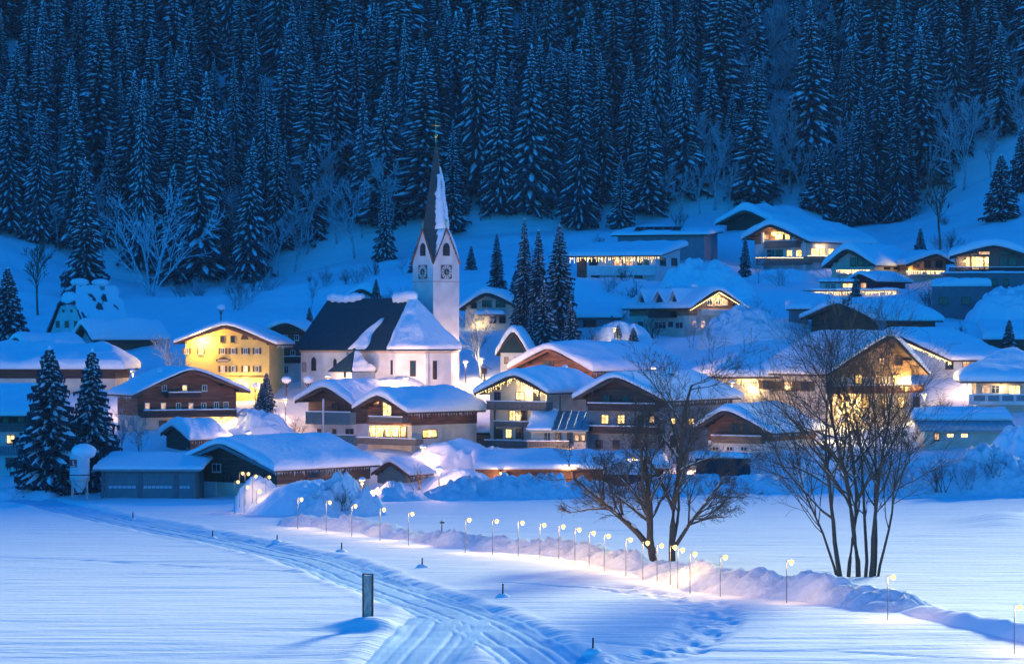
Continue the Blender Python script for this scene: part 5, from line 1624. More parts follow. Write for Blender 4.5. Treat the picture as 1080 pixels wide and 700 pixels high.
# sign with a crossed mark leaning on the barn plinth
xs = empty('sign', barn.world((barn.hit('f', 206, 513.5, 0.3)[0], barn.y0 - 0.30, barn.hit('f', 206, 513.5, 0.3)[1])), barn.phi)
tag(xs, 'small yellow-green sign with a black crossed mark on the white plinth', 'sign')
MB().box(-0.38, 0.38, -0.03, 0.03, -0.52, 0.52).build('board', SIGNY, xs)
for sd in (-1, 1):
    MB().prism_y([(sd * -0.30 - 0.07, -0.42), (sd * -0.30 + 0.07, -0.42), (sd * 0.30 + 0.07, 0.42), (sd * 0.30 - 0.07, 0.42)], -0.055 - 0.006 * sd, -0.034 - 0.006 * sd).build('cross_stroke', BLACK, xs)
# board in the field
bx, by = flatP(388, 655)
bd = empty('board', (bx, by, ground_z(bx, by) - 0.2), R(-24)); tag(bd, 'upright weathered board standing alone in the snow drift', 'board')
Hb = 46 / (F / by)
WB = mat('weathered_board', (0.58, 0.44, 0.38), 0.85, var=0.55, scale=2.2, stretch=(2, 2, 0.7), bump=0.3)
MB().box(-0.31, 0.31, -0.03, 0.03, 0.2, Hb + 0.1).build('panel', WB, bd)
for sd in (-1, 1):
    MB().box(sd * 0.36 - 0.05, sd * 0.36 + 0.05, -0.06, 0.06, -0.6, Hb + 0.15).build('upright', WOODD, bd)
MB().box(-0.41, 0.41, -0.055, 0.055, Hb + 0.15, Hb + 0.23).build('cap_rail', WOODD, bd)
# marker posts along the road
MARK = [(140, 545, 9), (224, 563, 9), (292, 571, 8), (360, 581, 10), (445, 598, 10), (530, 630, 14), (625, 674, 15)]
for i, (px, py, hp) in enumerate(MARK):
    x, y = flatP(px, py)
    r = empty('marker_post', (x, y, ground_z(x, y) - 0.1)); h = hp / (F / y)
    tag(r, 'short dark marker post beside the snow road, ' + ordinal(len(MARK) - i) + ' counting up from the nearest', 'post', 'marker posts along the snow road')
    MB().tube([(0, 0, -0.5), (0.03, 0, h + 0.1)], [0.07, 0.06], 6).build('stake', WOODD, r)
    MB().blob((0, 0, 0.05), (0.55, 0.5, 0.32), 12, 6, i, 0.15).build('drift', SNOW, r, True)
x, y = flatP(466, 569)
r = empty('marker_post', (x, y, ground_z(x, y) - 0.1)); tag(r, 'taller slim post with a cross arm between path and road', 'post')
MB().tube([(0, 0, -0.5), (0, 0, 2.0)], 0.05, 6).build('stake', WOODD, r); MB().box(-0.2, 0.25, -0.03, 0.03, 1.7, 1.85).build('arm', WOODD, r)

# wayside shrine, snow-capped posts
def shrine(px, py, D, h, label):
    b = P(px, py, D); r = empty('wayside_shrine', b); tag(r, label, 'shrine')
    MB().box(-0.13, 0.13, -0.13, 0.13, -1.5, h).build('post', WOODB, r)
    for sd in (-1, 1):
        sheet([(0, -0.6, h + 0.45), (0, 0.6, h + 0.45), (sd * 0.95, 0.6, h - 0.15), (sd * 0.95, -0.6, h - 0.15)], 0.08, WOODB, 'roof_board', r)
    MB().box(-0.35, 0.35, -0.2, 0.2, h - 0.75, h + 0.1).build('niche', WOODD, r)
shrine(511, 401, 415, 1.7, 'little roofed wayside shrine on the snow below the tiny chapel')
def snow_post(px, py, ptop, D, w, label):
    b = P(px, py, D); r = empty('snow_capped_post', b); tag(r, label, 'post')
    h = (py - ptop) * D / F
    MB().tube([(0, 0, -1), (0, 0, h)], 0.09, 6).build('post', WOODD, r)
    for sd in (-1, 1): MB().tube([(0, 0, h - 0.9), (sd * w * 0.6, 0, h)], 0.06, 5).build('strut', WOODD, r)
    MB().blob((0, 0, h + w * 0.5), (w, w * 0.9, w * 0.72), 14, 9, int(px), 0.06).build('snow_cap', RSNOW, r, True)
snow_post(233, 341, 326, 440, 0.65, 'forked dark post with a big snow ball above the yellow inn roof')
snow_post(302, 412, 403, 408, 0.7, 'post with round snow cap by the church corner, left of two')
snow_post(325, 412, 403, 410, 0.75, 'post with round snow cap by the church corner, right of two')
snow_post(269, 420, 408, 407, 0.5, 'snow-capped post at the yellow inn corner')
# ------------------------------------------------------------------ spruces
def spruce_meshes(h, r, seed, snow=0.7, droop=0.5, dens=1.0, bare=0.06):
    """trunk, crown and snow meshes of one spruce of height h and lower crown radius r"""
    rr = random.Random(seed)
    tr = MB(); tr.tube([(0, 0, -1.5), (0, 0, h * 0.3), (0.05, 0, h * 0.7), (0, 0, h * 0.99)], [h * 0.0135, h * 0.011, h * 0.006, 0.02], 6)
    cr = MB(); sn = MB()
    z = h * bare
    lean = rr.uniform(-0.3, 0.3)
    while z < h * 0.985:
        f = z / h
        R0 = r * min(1.0, (1 - f) ** 0.80 * 1.08 + 0.012) * (0.75 + 0.25 * min(1, (f - bare) / 0.10 + 0.2))
        R0 *= rr.uniform(0.86, 1.1)
        n = max(4, int(rr.uniform(7.5, 10) * dens * (0.62 + 0.38 * (1 - f))))
        a0 = rr.uniform(0, 6.28)
        for k in range(n):
            a = a0 + 6.283 * k / n + rr.uniform(-0.22, 0.22)
            Rb = R0 * rr.uniform(0.72, 1.15)
            if Rb < 0.15: Rb = 0.15
            zz = z + rr.uniform(-0.25, 0.25) * h / 30
            ca, sa = math.cos(a), math.sin(a)
            ta, tb = -sa, ca
            dr = droop * rr.uniform(0.75, 1.3) * (0.55 + 0.6 * (1 - f))
            st = []
            for t in (0.0, 0.3, 0.6, 0.85, 1.0):
                rad = Rb * t
                zo = 0.10 * Rb * math.sin(t * 1.6) - dr * Rb * t ** 1.7 + 0.10 * Rb * max(0, t - 0.8)
                w = Rb * 0.26 * (0.35 + 1.5 * t) * (1 - t) ** 0.55 + 0.02 if t > 0 else 0.03 * Rb
                st.append((ca * rad, sa * rad, zz + zo, w, t))
            b0 = len(cr.v)
            for (x, y, q, w, t) in st:
                hang = w * 0.75 + 0.05
                cr.v += [(x + ta * w, y + tb * w, q - hang * rr.uniform(0.7, 1.2)), (x, y, q), (x - ta * w, y - tb * w, q - hang * rr.uniform(0.7, 1.2))]
            for i in range(4):
                p = b0 + i * 3
                cr.f += [(p, p + 1, p + 4, p + 3), (p + 1, p + 2, p + 5, p + 4)]
            # hanging sprays with gaps between them
            for i in range(10):
                t = rr.uniform(0.25, 0.98)
                j = min(3, int(t * 4)); A, B = st[j], st[j + 1]; fr = rr.random()
                x = A[0] + (B[0] - A[0]) * fr; y = A[1] + (B[1] - A[1]) * fr; q = A[2] + (B[2] - A[2]) * fr; w = A[3] + (B[3] - A[3]) * fr
                sd = rr.choice((-1, 1)); ln = rr.uniform(0.5, 1.15) * (0.28 * Rb * (1.2 - t) + 0.25)
                ox, oy = ta * sd * w * 0.6, tb * sd * w * 0.6
                s0 = len(cr.v)
                cr.v += [(x + ox * 0.2, y + oy * 0.2, q - 0.02), (x + ox + ca * ln * 0.5, y + oy + sa * ln * 0.5, q - w * 0.3), (x + ox * 1.6 + ca * ln * 0.35, y + oy * 1.6 + sa * ln * 0.35, q - w * 0.4 - ln * rr.uniform(0.8, 1.5))]
                cr.f.append((s0, s0 + 1, s0 + 2))
            # snow pads lying along the branch
            if rr.random() < snow + 0.30:
                t0 = rr.uniform(0.12, 0.45); t1 = rr.uniform(0.75, 1.03)
                m = 4; s0 = len(sn.v)
                wf = rr.uniform(0.16, 0.40) * (0.6 + 0.7 * snow)
                for i in range(m):
                    t = min(1.0, t0 + (t1 - t0) * i / (m - 1))
                    jj = 0
                    while jj < 3 and st[jj + 1][4] < t: jj += 1
                    A, B = st[jj], st[jj + 1]; fr = (t - A[4]) / (B[4] - A[4])
                    x, y, q, w = [A[c] + (B[c] - A[c]) * fr for c in range(4)]
                    e = 0.35 if i in (0, m - 1) else 1.0
                    w2 = max(0.05, w * wf * e * rr.uniform(0.7, 1.25)); th = (0.10 + 0.10 * snow) * e * rr.uniform(0.7, 1.3)
                    sn.v += [(x + ta * w2, y + tb * w2, q - w2 * 0.62 + 0.03), (x, y, q + th + 0.03), (x - ta * w2, y - tb * w2, q - w2 * 0.62 + 0.03)]
                for i in range(m - 1):
                    p = s0 + i * 3
                    sn.f += [(p + 3, p + 4, p + 1, p), (p + 4, p + 5, p + 2, p + 1)]
                # side twigs carrying snow
                for i in range(4 if snow > 0.5 else 2):
                    t = rr.uniform(0.35, 0.9); jj = min(3, int(t * 4)); A, B = st[jj], st[jj + 1]
                    x, y, q, w = [(A[c] + B[c]) / 2 for c in range(4)]
                    sd = rr.choice((-1, 1)); l = w * rr.uniform(0.8, 1.3)
                    p = len(sn.v)
                    ex, ey = x + ta * sd * l + ca * l * 0.7, y + tb * sd * l + sa * l * 0.7
                    sn.v += [(x, y, q + 0.06), (x + ca * l * 0.2, y + sa * l * 0.2, q + 0.02), (ex, ey, q - l * 0.75 + 0.05)]
                    sn.f.append((p, p + 1, p + 2))
        z += (0.42 + 0.42 * (1 - f)) * h / 30 * rr.uniform(0.8, 1.2) / dens ** 0.3
    sn.blob((0, 0, h - 0.1), (0.11, 0.11, 0.28), 5, 4, seed, 0.2)
    return tr.mesh('trunk', BARK), cr.mesh('crown', NEEDLE), sn.mesh('branch_snow', TSNOW)

SPR = []
for k, (h, r, s_, dr) in enumerate(((30, 4.0, 0.75, 0.55), (32, 3.6, 0.55, 0.65), (28, 4.2, 0.85, 0.5), (34, 4.0, 0.45, 0.6), (26, 3.4, 0.95, 0.75), (31, 3.8, 0.65, 0.45), (29, 3.2, 0.35, 0.5), (33, 5.0, 0.9, 0.40), (27, 2.7, 1.0, 0.9), (36, 4.6, 0.8, 0.62))):
    SPR.append((h, spruce_meshes(h, r, 100 + k, s_, dr, 1.25)))
YOUNG = [(13, spruce_meshes(13, 3.1, 140, 0.6, 0.38, 1.15, 0.03)), (14, spruce_meshes(14, 2.9, 141, 0.55, 0.42, 1.15, 0.03))]

def spruce(name, x, y, h, variant, label, group=None, wide=1.0, rot=None, pool=None, z=None):
    h0, (t, c, s_) = (pool or SPR)[variant]
    o = empty(name, (x, y, ground_z(x, y) - 0.3 if z is None else z), rot if rot is not None else 0)
    k = h / h0
    o.scale = (k * wide, k * wide, k)
    if group == 'forest spruces':
        o.rotation_euler = (fr.gauss(0, 0.022), fr.gauss(0, 0.022), rot)
    tag(o, label, 'tree', group)
    link('trunk', t, o); link('crown', c, o); link('branch_snow', s_, o)['kind'] = 'stuff'
    return o
def spruce_px(px, pbase, ptop, D, variant, label, group=None, wide=1.0, pool=None, rot=0.0, name='spruce_tree'):
    x = (px - 540) / F * D
    zt = P(px, ptop, D)[2]; zb = P(px, pbase, D)[2]; zg = ground_z(x, D) - 0.3
    return spruce(name, x, D, zt - min(zb, zg) if zb - zg > 6 else zt - zg, variant, label, group, wide, rot, pool)

# trees one can pick out
spruce_px(52, 506, 366, 358, 0, 'tall dark spruce beside the silo, left of the garden pair', wide=1.25, pool=YOUNG)
spruce_px(97, 500, 368, 360, 1, 'slightly slimmer dark spruce beside the silo, right of the garden pair', wide=1.2, pool=YOUNG, rot=1)
spruce_px(524, 312, 246, 500, 6, 'lone slim spruce standing right of the church tower', wide=1.5)
spruce_px(553, 366, 230, 463, 3, 'tallest dark spruce of the village clump beside the tiny chapel', wide=1.1)
spruce_px(568, 368, 242, 459, 6, 'dark spruce in the middle of the village clump', wide=1.3, rot=2)
spruce_px(590, 350, 236, 468, 2, 'snow-laden spruce on the open side of the village clump', wide=1.35, rot=1)
spruce_px(574, 374, 296, 450, 0, 'small spruce in front of the village clump', wide=1.1, pool=YOUNG)
spruce_px(560, 374, 320, 448, 1, 'smallest slim spruce beside the tiny chapel wall', wide=0.7, pool=YOUNG)
spruce_px(602, 362, 318, 449, 1, 'low bushy spruce at the edge of the village clump', wide=1.2, pool=YOUNG)
spruce_px(655, 254, 165, 592, 2, 'broad snowy spruce at the forest foot above the icicle-lit house', wide=1.35)
spruce_px(90, 304, 166, 545, 2, 'big snowy spruce rising behind the white steep-gabled house', wide=1.15)
spruce_px(406, 268, 190, 585, 4, 'small dark spruce on the open slope left of the spire', wide=1.2)
spruce_px(866, 218, 152, 590, 0, 'young spruce standing apart beyond the highest barn', wide=1.4, pool=YOUNG)
for k, (px, pb, pt, D, v) in enumerate(((893, 232, 120, 588, 6), (908, 230, 92, 592, 3), (926, 230, 66, 596, 6), (946, 228, 96, 594, 3), (960, 226, 128, 597, 6))):
    spruce_px(px, pb, pt, D, v, ('outermost tree', 'second tree', 'tallest tree', 'fourth tree', 'last tree')[k] + ' of the dark spruce stand above the glazed chalet', 'dark spruce stand', 1.15, rot=k)
spruce_px(1056, 232, 163, 566, 0, 'young snowy spruce alone on the slope above the modern chalet', wide=1.3, pool=YOUNG)
spruce_px(1078, 190, 135, 580, 1, 'young spruce at the edge of view high on the slope', wide=1.2, pool=YOUNG)
spruce_px(786, 312, 248, 528, 1, 'slim spruce standing before the garlanded chalet', wide=0.8, pool=YOUNG)
spruce_px(8, 345, 282, 470, 0, 'dark spruce at the edge behind the little hut', wide=1.2, pool=YOUNG)
spruce_px(277, 425, 404, 398, 0, 'small dark pine in the garden below the yellow inn', wide=1.4, pool=YOUNG)
spruce_px(652, 356, 342, 456, 1, 'tiny spruce lit by the garden lamp of the dormer house', wide=1.4, pool=YOUNG)
spruce_px(668, 357, 345, 455, 0, 'tiny dark spruce beside the garden lamp', wide=1.4, pool=YOUNG)
spruce_px(281, 416, 392, 414, 1, 'small lit spruce at the corner of the yellow inn', wide=1.2, pool=YOUNG)

# the forest
fr = random.Random(12)
pts = []
tries = 0
def edge_y(px): return float(np.interp(px, EDGE_X, EDGE_Y))
while len(pts) < 292 and tries < 60000:
    tries += 1
    D = 600 + 98 * fr.random() ** 1.25
    u = fr.uniform(-0.197, 0.197)
    px = u * F + 540
    up = D - DE
    if 775 < px < 885 and fr.random() < 0.75: continue          # open gully with bare frosted trees
    if 700 < px < 770 and up < 20 and fr.random() < 0.5: continue
    if px > 960 and up < 1 + 0.05 * (px - 960): continue       # open slope on the right
    if 290 < px < 470 and up < 6 and fr.random() < 0.5: continue
    x = u * D
    if any((x - a) ** 2 + ((D - b) * 1.0) ** 2 < 4.6 ** 2 for a, b, _ in pts): continue
    pts.append((x, D, px))
px_arr = np.array([p[0] for p in pts]); py_arr = np.array([p[1] for p in pts])
pz = height(px_arr, py_arr)
for (x, D, px), z in sorted(zip(pts, pz), key=lambda t: t[0][1]):
    v = fr.choice((4, 2, 8, 7)) if 690 < px < 900 else fr.choice((0, 1, 2, 3, 4, 5, 6, 7, 9, 8, 9, 7, 2)) if px > 330 else fr.choice((0, 4, 2, 5, 8, 9, 7))
    h = fr.choice((fr.uniform(18, 27), fr.uniform(26, 36), fr.uniform(29, 40)))
    if px > 940: h *= 1.1
    spruce('spruce_tree', x, D, h, v, 'snow-dusted spruce in the dense forest on the mountainside', 'forest spruces', fr.uniform(1.0, 1.5), fr.uniform(0, 6.28), z=float(z) - 0.4)

# past the 300 trees one can count: the younger trees that fill the wood between them, as one mass
lt = [spruce_meshes(16, 3.0, 170 + q, 0.85, 0.55, 0.62, 0.03) for q in range(3)]
def mesh_np(me):
    v = np.zeros(len(me.vertices) * 3); me.vertices.foreach_get('co', v)
    fs = [tuple(p.vertices) for p in me.polygons]
    return v.reshape(-1, 3), fs
ltn = [[mesh_np(m_) for m_ in t_[1:]] for t_ in lt]
fv, ff, fm = [], [], []
used = [(p_[0], p_[1]) for p_ in pts]
off = 0; n_f = 0
for _ in range(6000):
    if n_f >= 150: break
    D = 601 + 92 * fr.random(); u = fr.uniform(-0.195, 0.195); px = u * F + 540; up = D - DE; x = u * D
    if px > 960 and up < 1 + 0.05 * (px - 960): continue
    if 290 < px < 470 and up < 5: continue
    if 775 < px < 885 and fr.random() < 0.6: continue
    if any((x - a) ** 2 + (D - b) ** 2 < 3.4 ** 2 for a, b in used): continue
    used.append((x, D)); pts.append((x, D, px)); n_f += 1
    k_ = fr.uniform(0.7, 1.7); w_ = k_ * fr.uniform(0.9, 1.35); a_ = fr.uniform(0, 6.28); ca, sa = math.cos(a_), math.sin(a_)
    z_ = ground_z(x, D) - 0.4
    for mi, (v, fs) in enumerate(ltn[n_f % 3]):
        q = np.stack([x + w_ * (v[:, 0] * ca - v[:, 1] * sa), D + w_ * (v[:, 0] * sa + v[:, 1] * ca), z_ + k_ * v[:, 2]], 1)
        fv.append(q)
        ff += [tuple(i_ + off for i_ in f_) for f_ in fs]; fm += [mi] * len(fs)
        off += len(v)
fme = bpy.data.meshes.new('forest')
fme.from_pydata(np.concatenate(fv).tolist(), [], ff)
fme.materials.append(NEEDLE); fme.materials.append(TSNOW)
fme.polygons.foreach_set('material_index', fm)
fme.update()
tag(link('forest', fme), 'young snow-covered spruces filling the wood between the tall ones', kind='stuff')
print('forest tris', sum(len(f_) - 2 for f_ in ff), 'spruce', [sum(len(p.vertices) - 2 for m_ in t_[1] for p in m_.polygons) for t_ in SPR])

# ------------------------------------------------------------------ bare trees
def bare_mesh(stems, seed, levels=4, twig=1.0, snow=True, maxr=0.012, spread=0.75, kids=(7, 6, 6, 4), up=0.25, mt=None, seglen=0.9, ratio=(0.45, 0.42, 0.5, 0.55)):
    rr = random.Random(seed)
    wood = MB(); sn = MB()
    def grow(p, d, L, r, lev):
        n = max(2, min(9, int(L / (seglen * (0.5 if lev > 1 else 1)))))
        pts = [p.copy()]; rad = [r]; q = p.copy(); dd = d.copy()
        r1 = max(maxr, r * (0.30 if lev < levels else 0.5))
        for i in range(n):
            dd = (dd + Vector((rr.uniform(-1, 1), rr.uniform(-1, 1), rr.uniform(-0.6, 0.9))) * (0.13 if lev == 0 else 0.22) + Vector((0, 0, up * (0.12 if lev < 2 else 0.10)))).normalized()
            q = q + dd * (L / n)
            pts.append(q.copy()); rad.append(r + (r1 - r) * (i + 1) / n)
        wood.tube([tuple(v) for v in pts], rad, (7 if lev == 0 else 5 if lev == 1 else 3), cap=False)
        if snow and r > 0.05 and rr.random() < 0.8:
            # snow lodged on the upper side of the thicker limbs
            i0 = 0 if lev else 2
            sp = [v for v in pts[i0:]]; 
            for a, b, ra in zip(sp[:-1], sp[1:], rad[i0:]):
                dv = (b - a).normalized()
                if dv.z > 0.86 or ra < 0.03 or rr.random() < 0.25: continue
                sn.tube([tuple(a + Vector((0, 0, ra * 0.75))), tuple((a + b) / 2 + Vector((0, 0, ra * 0.95))), tuple(b + Vector((0, 0, ra * 0.5)))], [ra * 0.4, ra * 0.85, ra * 0.4], 4)
        if lev >= levels: return
        nk = int(kids[lev] * rr.uniform(0.8, 1.25) * (twig if lev > 1 else 1))
        for k in range(nk):
            t = rr.uniform(0.25 if lev else 0.30, 1.0) if k else 1.0
            j = min(n - 1, int(t * n)); f = t * n - j
            b = pts[j].lerp(pts[j + 1], min(1, f)); rb = rad[j] + (rad[j + 1] - rad[j]) * min(1, f)
            dl = (pts[j + 1] - pts[j]).normalized()
            side = dl.orthogonal().normalized(); side.rotate(Matrix.Rotation(rr.uniform(0, 6.283), 3, dl))
            a = rr.uniform(0.35, 1.0) * spread
            nd = (dl * math.cos(a) + side * math.sin(a)).normalized()
            if nd.z < -0.2 and lev < 2: nd.z = abs(nd.z) * 0.3; nd.normalize()
            grow(b, nd, L * ratio[lev] * rr.uniform(0.7, 1.25) * (1.15 - 0.45 * t), max(maxr, rb * rr.uniform(0.45, 0.7)), lev + 1)
    for (p, d, L, r) in stems:
        grow(Vector(p), Vector(d).normalized(), L, r, 0)
    return wood.mesh('branches', mt or BARK), (sn.mesh('branch_snow', TSNOW) if sn.f else None)

def bare_tree(name, loc, meshes, label, group=None, scale=1.0, rot=0.0):
    o = empty(name, loc, rot); o.scale = (scale,) * 3
    tag(o, label, 'tree', group)
    w, s_ = meshes
    link('branches', w, o)
    if s_: link('branch_snow', s_, o)['kind'] = 'stuff'
    return o

# twin-trunked tree by the path: the left trunk throws a heavy limb outwards, the right one stands straight
x, y = flatP(700, 592)
tA = bare_mesh([((-0.9, 0, -0.5), (-0.22, 0.05, 1), 3.8, 0.42)], 5, levels=0, snow=False)
limbs = [((-0.8, 0, -0.6), (-0.10, 0, 1), 12.0, 0.36), ((-0.85, 0.0, 0.9), (-0.66, 0.10, 0.68), 9.5, 0.32), ((-0.85, 0, 0.7), (-0.30, -0.25, 1.0), 10, 0.22),
         ((0.75, 0.2, -0.6), (0.03, 0.05, 1), 16.5, 0.32), ((0.77, 0.2, 0.9), (0.60, -0.1, 0.80), 8.5, 0.20), ((0.77, 0.2, 1.3), (0.28, 0.25, 1.0), 10.0, 0.16)]
bare_tree('bare_tree', (x, y, ground_z(x, y)), bare_mesh(limbs, 8, levels=4, kids=(12, 8, 6, 4), spread=1.0, up=0.15, twig=1.05, maxr=0.011, ratio=(0.40, 0.50, 0.55, 0.6)), 'leafless twin-trunked tree standing by the lit path')
# clump of tall stems
x, y = flatP(905, 607)
st_ = []
rs = random.Random(3)
for (px0, dx, L, r) in ((-1.4, -0.09, 15.5, 0.22), (-0.85, -0.05, 16.5, 0.18), (0.05, 0.0, 17.5, 0.23), (0.5, -0.01, 16.5, 0.16), (0.95, 0.03, 17, 0.20), (1.35, 0.06, 15.5, 0.15), (1.6, 0.12, 13.5, 0.13), (-1.6, -0.16, 13, 0.12)):
    st_.append(((px0, rs.uniform(-0.5, 0.5), -0.6), (dx, rs.uniform(-0.1, 0.1), 1), L, r))
bare_tree('bare_tree', (x, y, ground_z(x, y)), bare_mesh(st_, 21, levels=3, kids=(17, 8, 6), maxr=0.010, spread=1.0, up=0.22, twig=1.05, ratio=(0.52, 0.50, 0.55)), 'clump of tall leafless stems fanning out in the meadow')

# ordinary bare and frosted trees
BT = [bare_mesh([((0, 0, -0.5), (0.05, 0, 1), 9, 0.20)], 31 + k, levels=3, kids=(11, 7, 5), spread=0.8, up=0.35, snow=False, mt=m_, maxr=0.04, ratio=(0.5, 0.5, 0.55)) for k, m_ in enumerate((FROST, FROST, BARK))]
ARCH = bare_mesh([((0, 0, -0.5), (d_, rs.uniform(-.2, .2), 1), 11 + rs.uniform(-2, 2), 0.13) for d_ in (-0.5, -0.3, -0.1, 0.1, 0.25, 0.45, 0.6)], 44, levels=2, kids=(12, 6), spread=0.6, up=-0.35, snow=False, mt=mat('thick_frost', (0.62, 0.66, 0.70), 0.85, var=0.4, scale=2), maxr=0.03, ratio=(0.4, 0.5))
SHRUB = [bare_mesh([((rs.uniform(-.6, .6), rs.uniform(-.6, .6), -0.4), (rs.uniform(-.7, .7), rs.uniform(-.7, .7), 1), rs.uniform(1.8, 3.0), 0.05) for _ in range(9)], 55 + k, levels=2, kids=(7, 5), spread=0.8, up=0.2, snow=False, mt=m_, maxr=0.012, ratio=(0.5, 0.5)) for k, m_ in enumerate((FROST, BARK))]
def bare_px(px, pb, pt, D, k, label, h0=13.0, m=None, group=None, name='bare_tree'):
    x = (px - 540) / F * D
    zg = ground_z(x, D) - 0.2
    h = max(1.0, P(px, pt, D)[2] - zg)
    return bare_tree(name, (x, D, zg), m or BT[k], label, group, h / h0, px * 0.37)
bare_px(40, 332, 248, 515, 2, 'dark bare tree behind the white steep-gabled house')
bare_px(160, 308, 216, 570, 0, 'frost-white tree with arching branches at the forest foot', h0=12, m=ARCH)
bare_px(992, 262, 172, 552, 2, 'dark bare tree on the open slope above the gable wing')
bare_px(182, 392, 346, 408, 0, 'round frosted tree glowing in front of the yellow inn')
bare_px(328, 330, 292, 505, 0, 'frosted bare tree left of the church roof')
bare_px(362, 318, 280, 530, 1, 'thin frosted tree above the church ridge')
bare_px(425, 310, 272, 530, 0, 'frosted tree on the slope left of the tower')
bare_px(508, 388, 318, 438, 0, 'frosted tree in front of the cream awning house')
bare_px(748, 366, 330, 445, 1, 'frosted bare bush tree beside the scraped snow heap')
bare_px(150, 480, 432, 366, 0, 'small frosted fruit tree beside the hut below the brown chalet')
bare_px(128, 470, 425, 370, 1, 'frosted garden tree lit by the chalet entrance')
bare_px(885, 352, 306, 446, 2, 'bare twiggy bush tree in front of the dark barn', )
bare_px(930, 352, 312, 447, 1, 'frosted twiggy bush tree in front of the dark barn roof')
bare_px(960, 490, 446, 364, 2, 'bare bush tree at the end of the metal-roofed workshop')
bare_px(800, 295, 262, 520, 0, 'frosted young tree below the garlanded chalet')
k = 0
for (px, pb, D, h) in ((300, 470, 372, 2.6), (312, 450, 392, 2.4), (200, 470, 366, 2.2), (440, 500, 356, 2.5), (950, 500, 352, 3.2), (990, 500, 350, 3.6), (1020, 505, 352, 3.4), (1050, 500, 354, 3.5), (935, 505, 350, 3.0),
                       (760, 490, 360, 3.0), (800, 488, 360, 3.2), (840, 490, 360, 3.4), (720, 490, 360, 2.6), (640, 500, 356, 2.6), (350, 530, 314, 2.4), (362, 528, 313, 2.2), (910, 492, 360, 3.2)):
    x = (px - 540) / F * D
    bare_tree('shrub', (x, D, ground_z(x, D) + (1.0 if D < 362 else 0)), SHRUB[k % 2], 'leafless shrub poking out of the snow banks below the village', 'shrubs in the snow banks', h / 3.2, px * 1.3); k += 1
vg = random.Random(15)
n_v = 0
for _ in range(3000):
    if n_v >= 46: break
    px = vg.uniform(300, 1075); D = vg.uniform(392, 545)
    x = (px - 540) / F * D
    if any((x - c_.x) ** 2 + (D - c_.y) ** 2 < (r_ + 1.5) ** 2 for c_, r_ in HOUSES): continue
    if 300 < px < 490 and 405 < D < 450: continue
    n_v += 1
    if n_v % 3 == 0:
        spruce('spruce_tree', x, D, vg.uniform(3.5, 8.0), vg.randrange(2), 'small garden spruce in the snow between the houses', 'garden spruces', 1.2, vg.uniform(0, 6), YOUNG)
    else:
        bare_tree('shrub', (x, D, ground_z(x, D) - 0.1), SHRUB[n_v % 2] if n_v % 4 else BT[0], 'frosted garden shrub in the snow between the houses', 'garden shrubs', vg.uniform(0.6, 1.4) if n_v % 4 else vg.uniform(0.3, 0.55), n_v)
sl = random.Random(9)
for k in range(34):
    px, py, D = sl.choice(((sl.uniform(190, 320), 318, sl.uniform(505, 560)), (sl.uniform(320, 480), 300, sl.uniform(505, 575)), (sl.uniform(560, 720), 300, sl.uniform(500, 585)), (sl.uniform(930, 1075), 240, sl.uniform(545, 595))))
    x = (px - 540) / F * D
    bare_tree('shrub', (x, D, ground_z(x, D) - 0.1), SHRUB[0 if k % 3 else 1], 'frosted shrub on the open snow slope below the forest', 'shrubs on the open slope', sl.uniform(0.5, 1.5), k * 1.7)
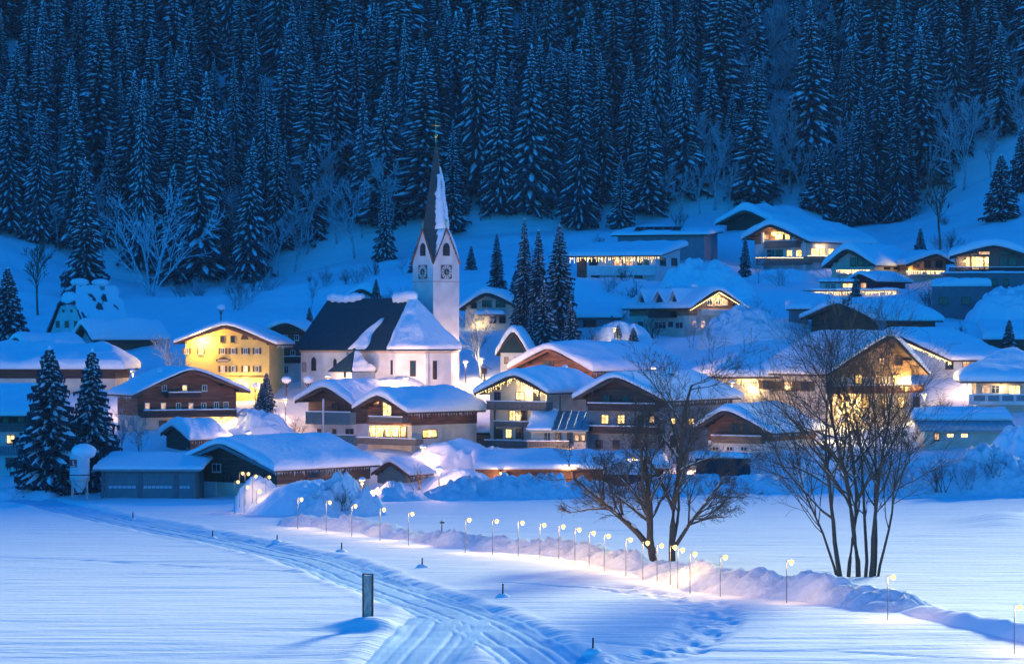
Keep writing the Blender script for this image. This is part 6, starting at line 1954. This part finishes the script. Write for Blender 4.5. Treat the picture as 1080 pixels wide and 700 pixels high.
# frosted trees in the gully and along the forest foot
fg = random.Random(5)
n = 0
for _ in range(1500):
    if n >= 110: break
    px = fg.uniform(690, 905) if fg.random() < 0.66 else fg.choice((fg.uniform(0, 330), fg.uniform(300, 480), fg.uniform(0, 480), fg.uniform(940, 1080)))
    D = 598 + fg.uniform(0, 75 if 740 < px < 900 else 18)
    x = (px - 540) / F * D
    if any((x - a) ** 2 + (D - b) ** 2 < 9 for a, b, _ in pts): continue
    pts.append((x, D, px)); n += 1
    bare_tree('bare_tree', (x, D, ground_z(x, D) - 0.3), BT[fg.choice((0, 1, 0))], 'frosted leafless tree among the forest spruces', 'frosted trees on the mountainside', fg.uniform(0.8, 1.7), fg.uniform(0, 6.28))

# dark clipped hedge with snow on it, below the broad chalet
def hedge(px0, px1, D, h, label, seed):
    a = P(px0, 0, D); b = P(px1, 0, D); L = b[0] - a[0]
    zg = ground_z((a[0] + b[0]) / 2, D)
    r = empty('hedge', (a[0], D, zg)); tag(r, label, 'hedge')
    rr = random.Random(seed); mb = MB()
    for k in range(int(L * 260)):
        c = Vector((rr.uniform(0, L), rr.uniform(-0.6, 0.6), rr.uniform(-0.3, h)))
        d = Vector((rr.uniform(-1, 1), rr.uniform(-1, 1), rr.uniform(-1, 1))) * 0.16; e = Vector((rr.uniform(-1, 1), rr.uniform(-1, 1), rr.uniform(-1, 1))) * 0.16
        mb.tri(tuple(c), tuple(c + d), tuple(c + e))
    mb.build('foliage', NEEDLE, r)['kind'] = 'stuff'
    MB().box(0.1, L - 0.1, -0.4, 0.4, -0.6, h - 0.2).build('core', NEEDLE, r)
    snow_cap(lambda a_, y_: np.full(np.shape(a_), h * 0.92), -0.2, L + 0.2, -0.8, 0.8, 0.7, r, seed, step=0.35)
hedge(733, 792, 363, 2.4, 'dark hedge under a snow blanket below the small carved-balcony chalet', 4)
hedge(640, 690, 364, 1.6, 'low hedge under snow in front of the broad dark chalet', 5)

# ------------------------------------------------------------------ the cold blue air
hz = MB().box(-390, 390, -20, 850, -3, 300).build('haze', bpy.data.materials.new('haze'))
tag(hz, 'thin cold blue evening haze filling the valley', None, kind='stuff')
hm = hz.data.materials[0]
hm.use_nodes = True
hm.node_tree.nodes.clear()
pv = hm.node_tree.nodes.new('ShaderNodeVolumePrincipled')
pv.inputs['Color'].default_value = (0.30, 0.58, 1.0, 1)
pv.inputs['Density'].default_value = 0.00007
ho = hm.node_tree.nodes.new('ShaderNodeOutputMaterial')
hm.node_tree.links.new(pv.outputs[0], ho.inputs['Volume'])
SC.cycles.volume_bounces = 0
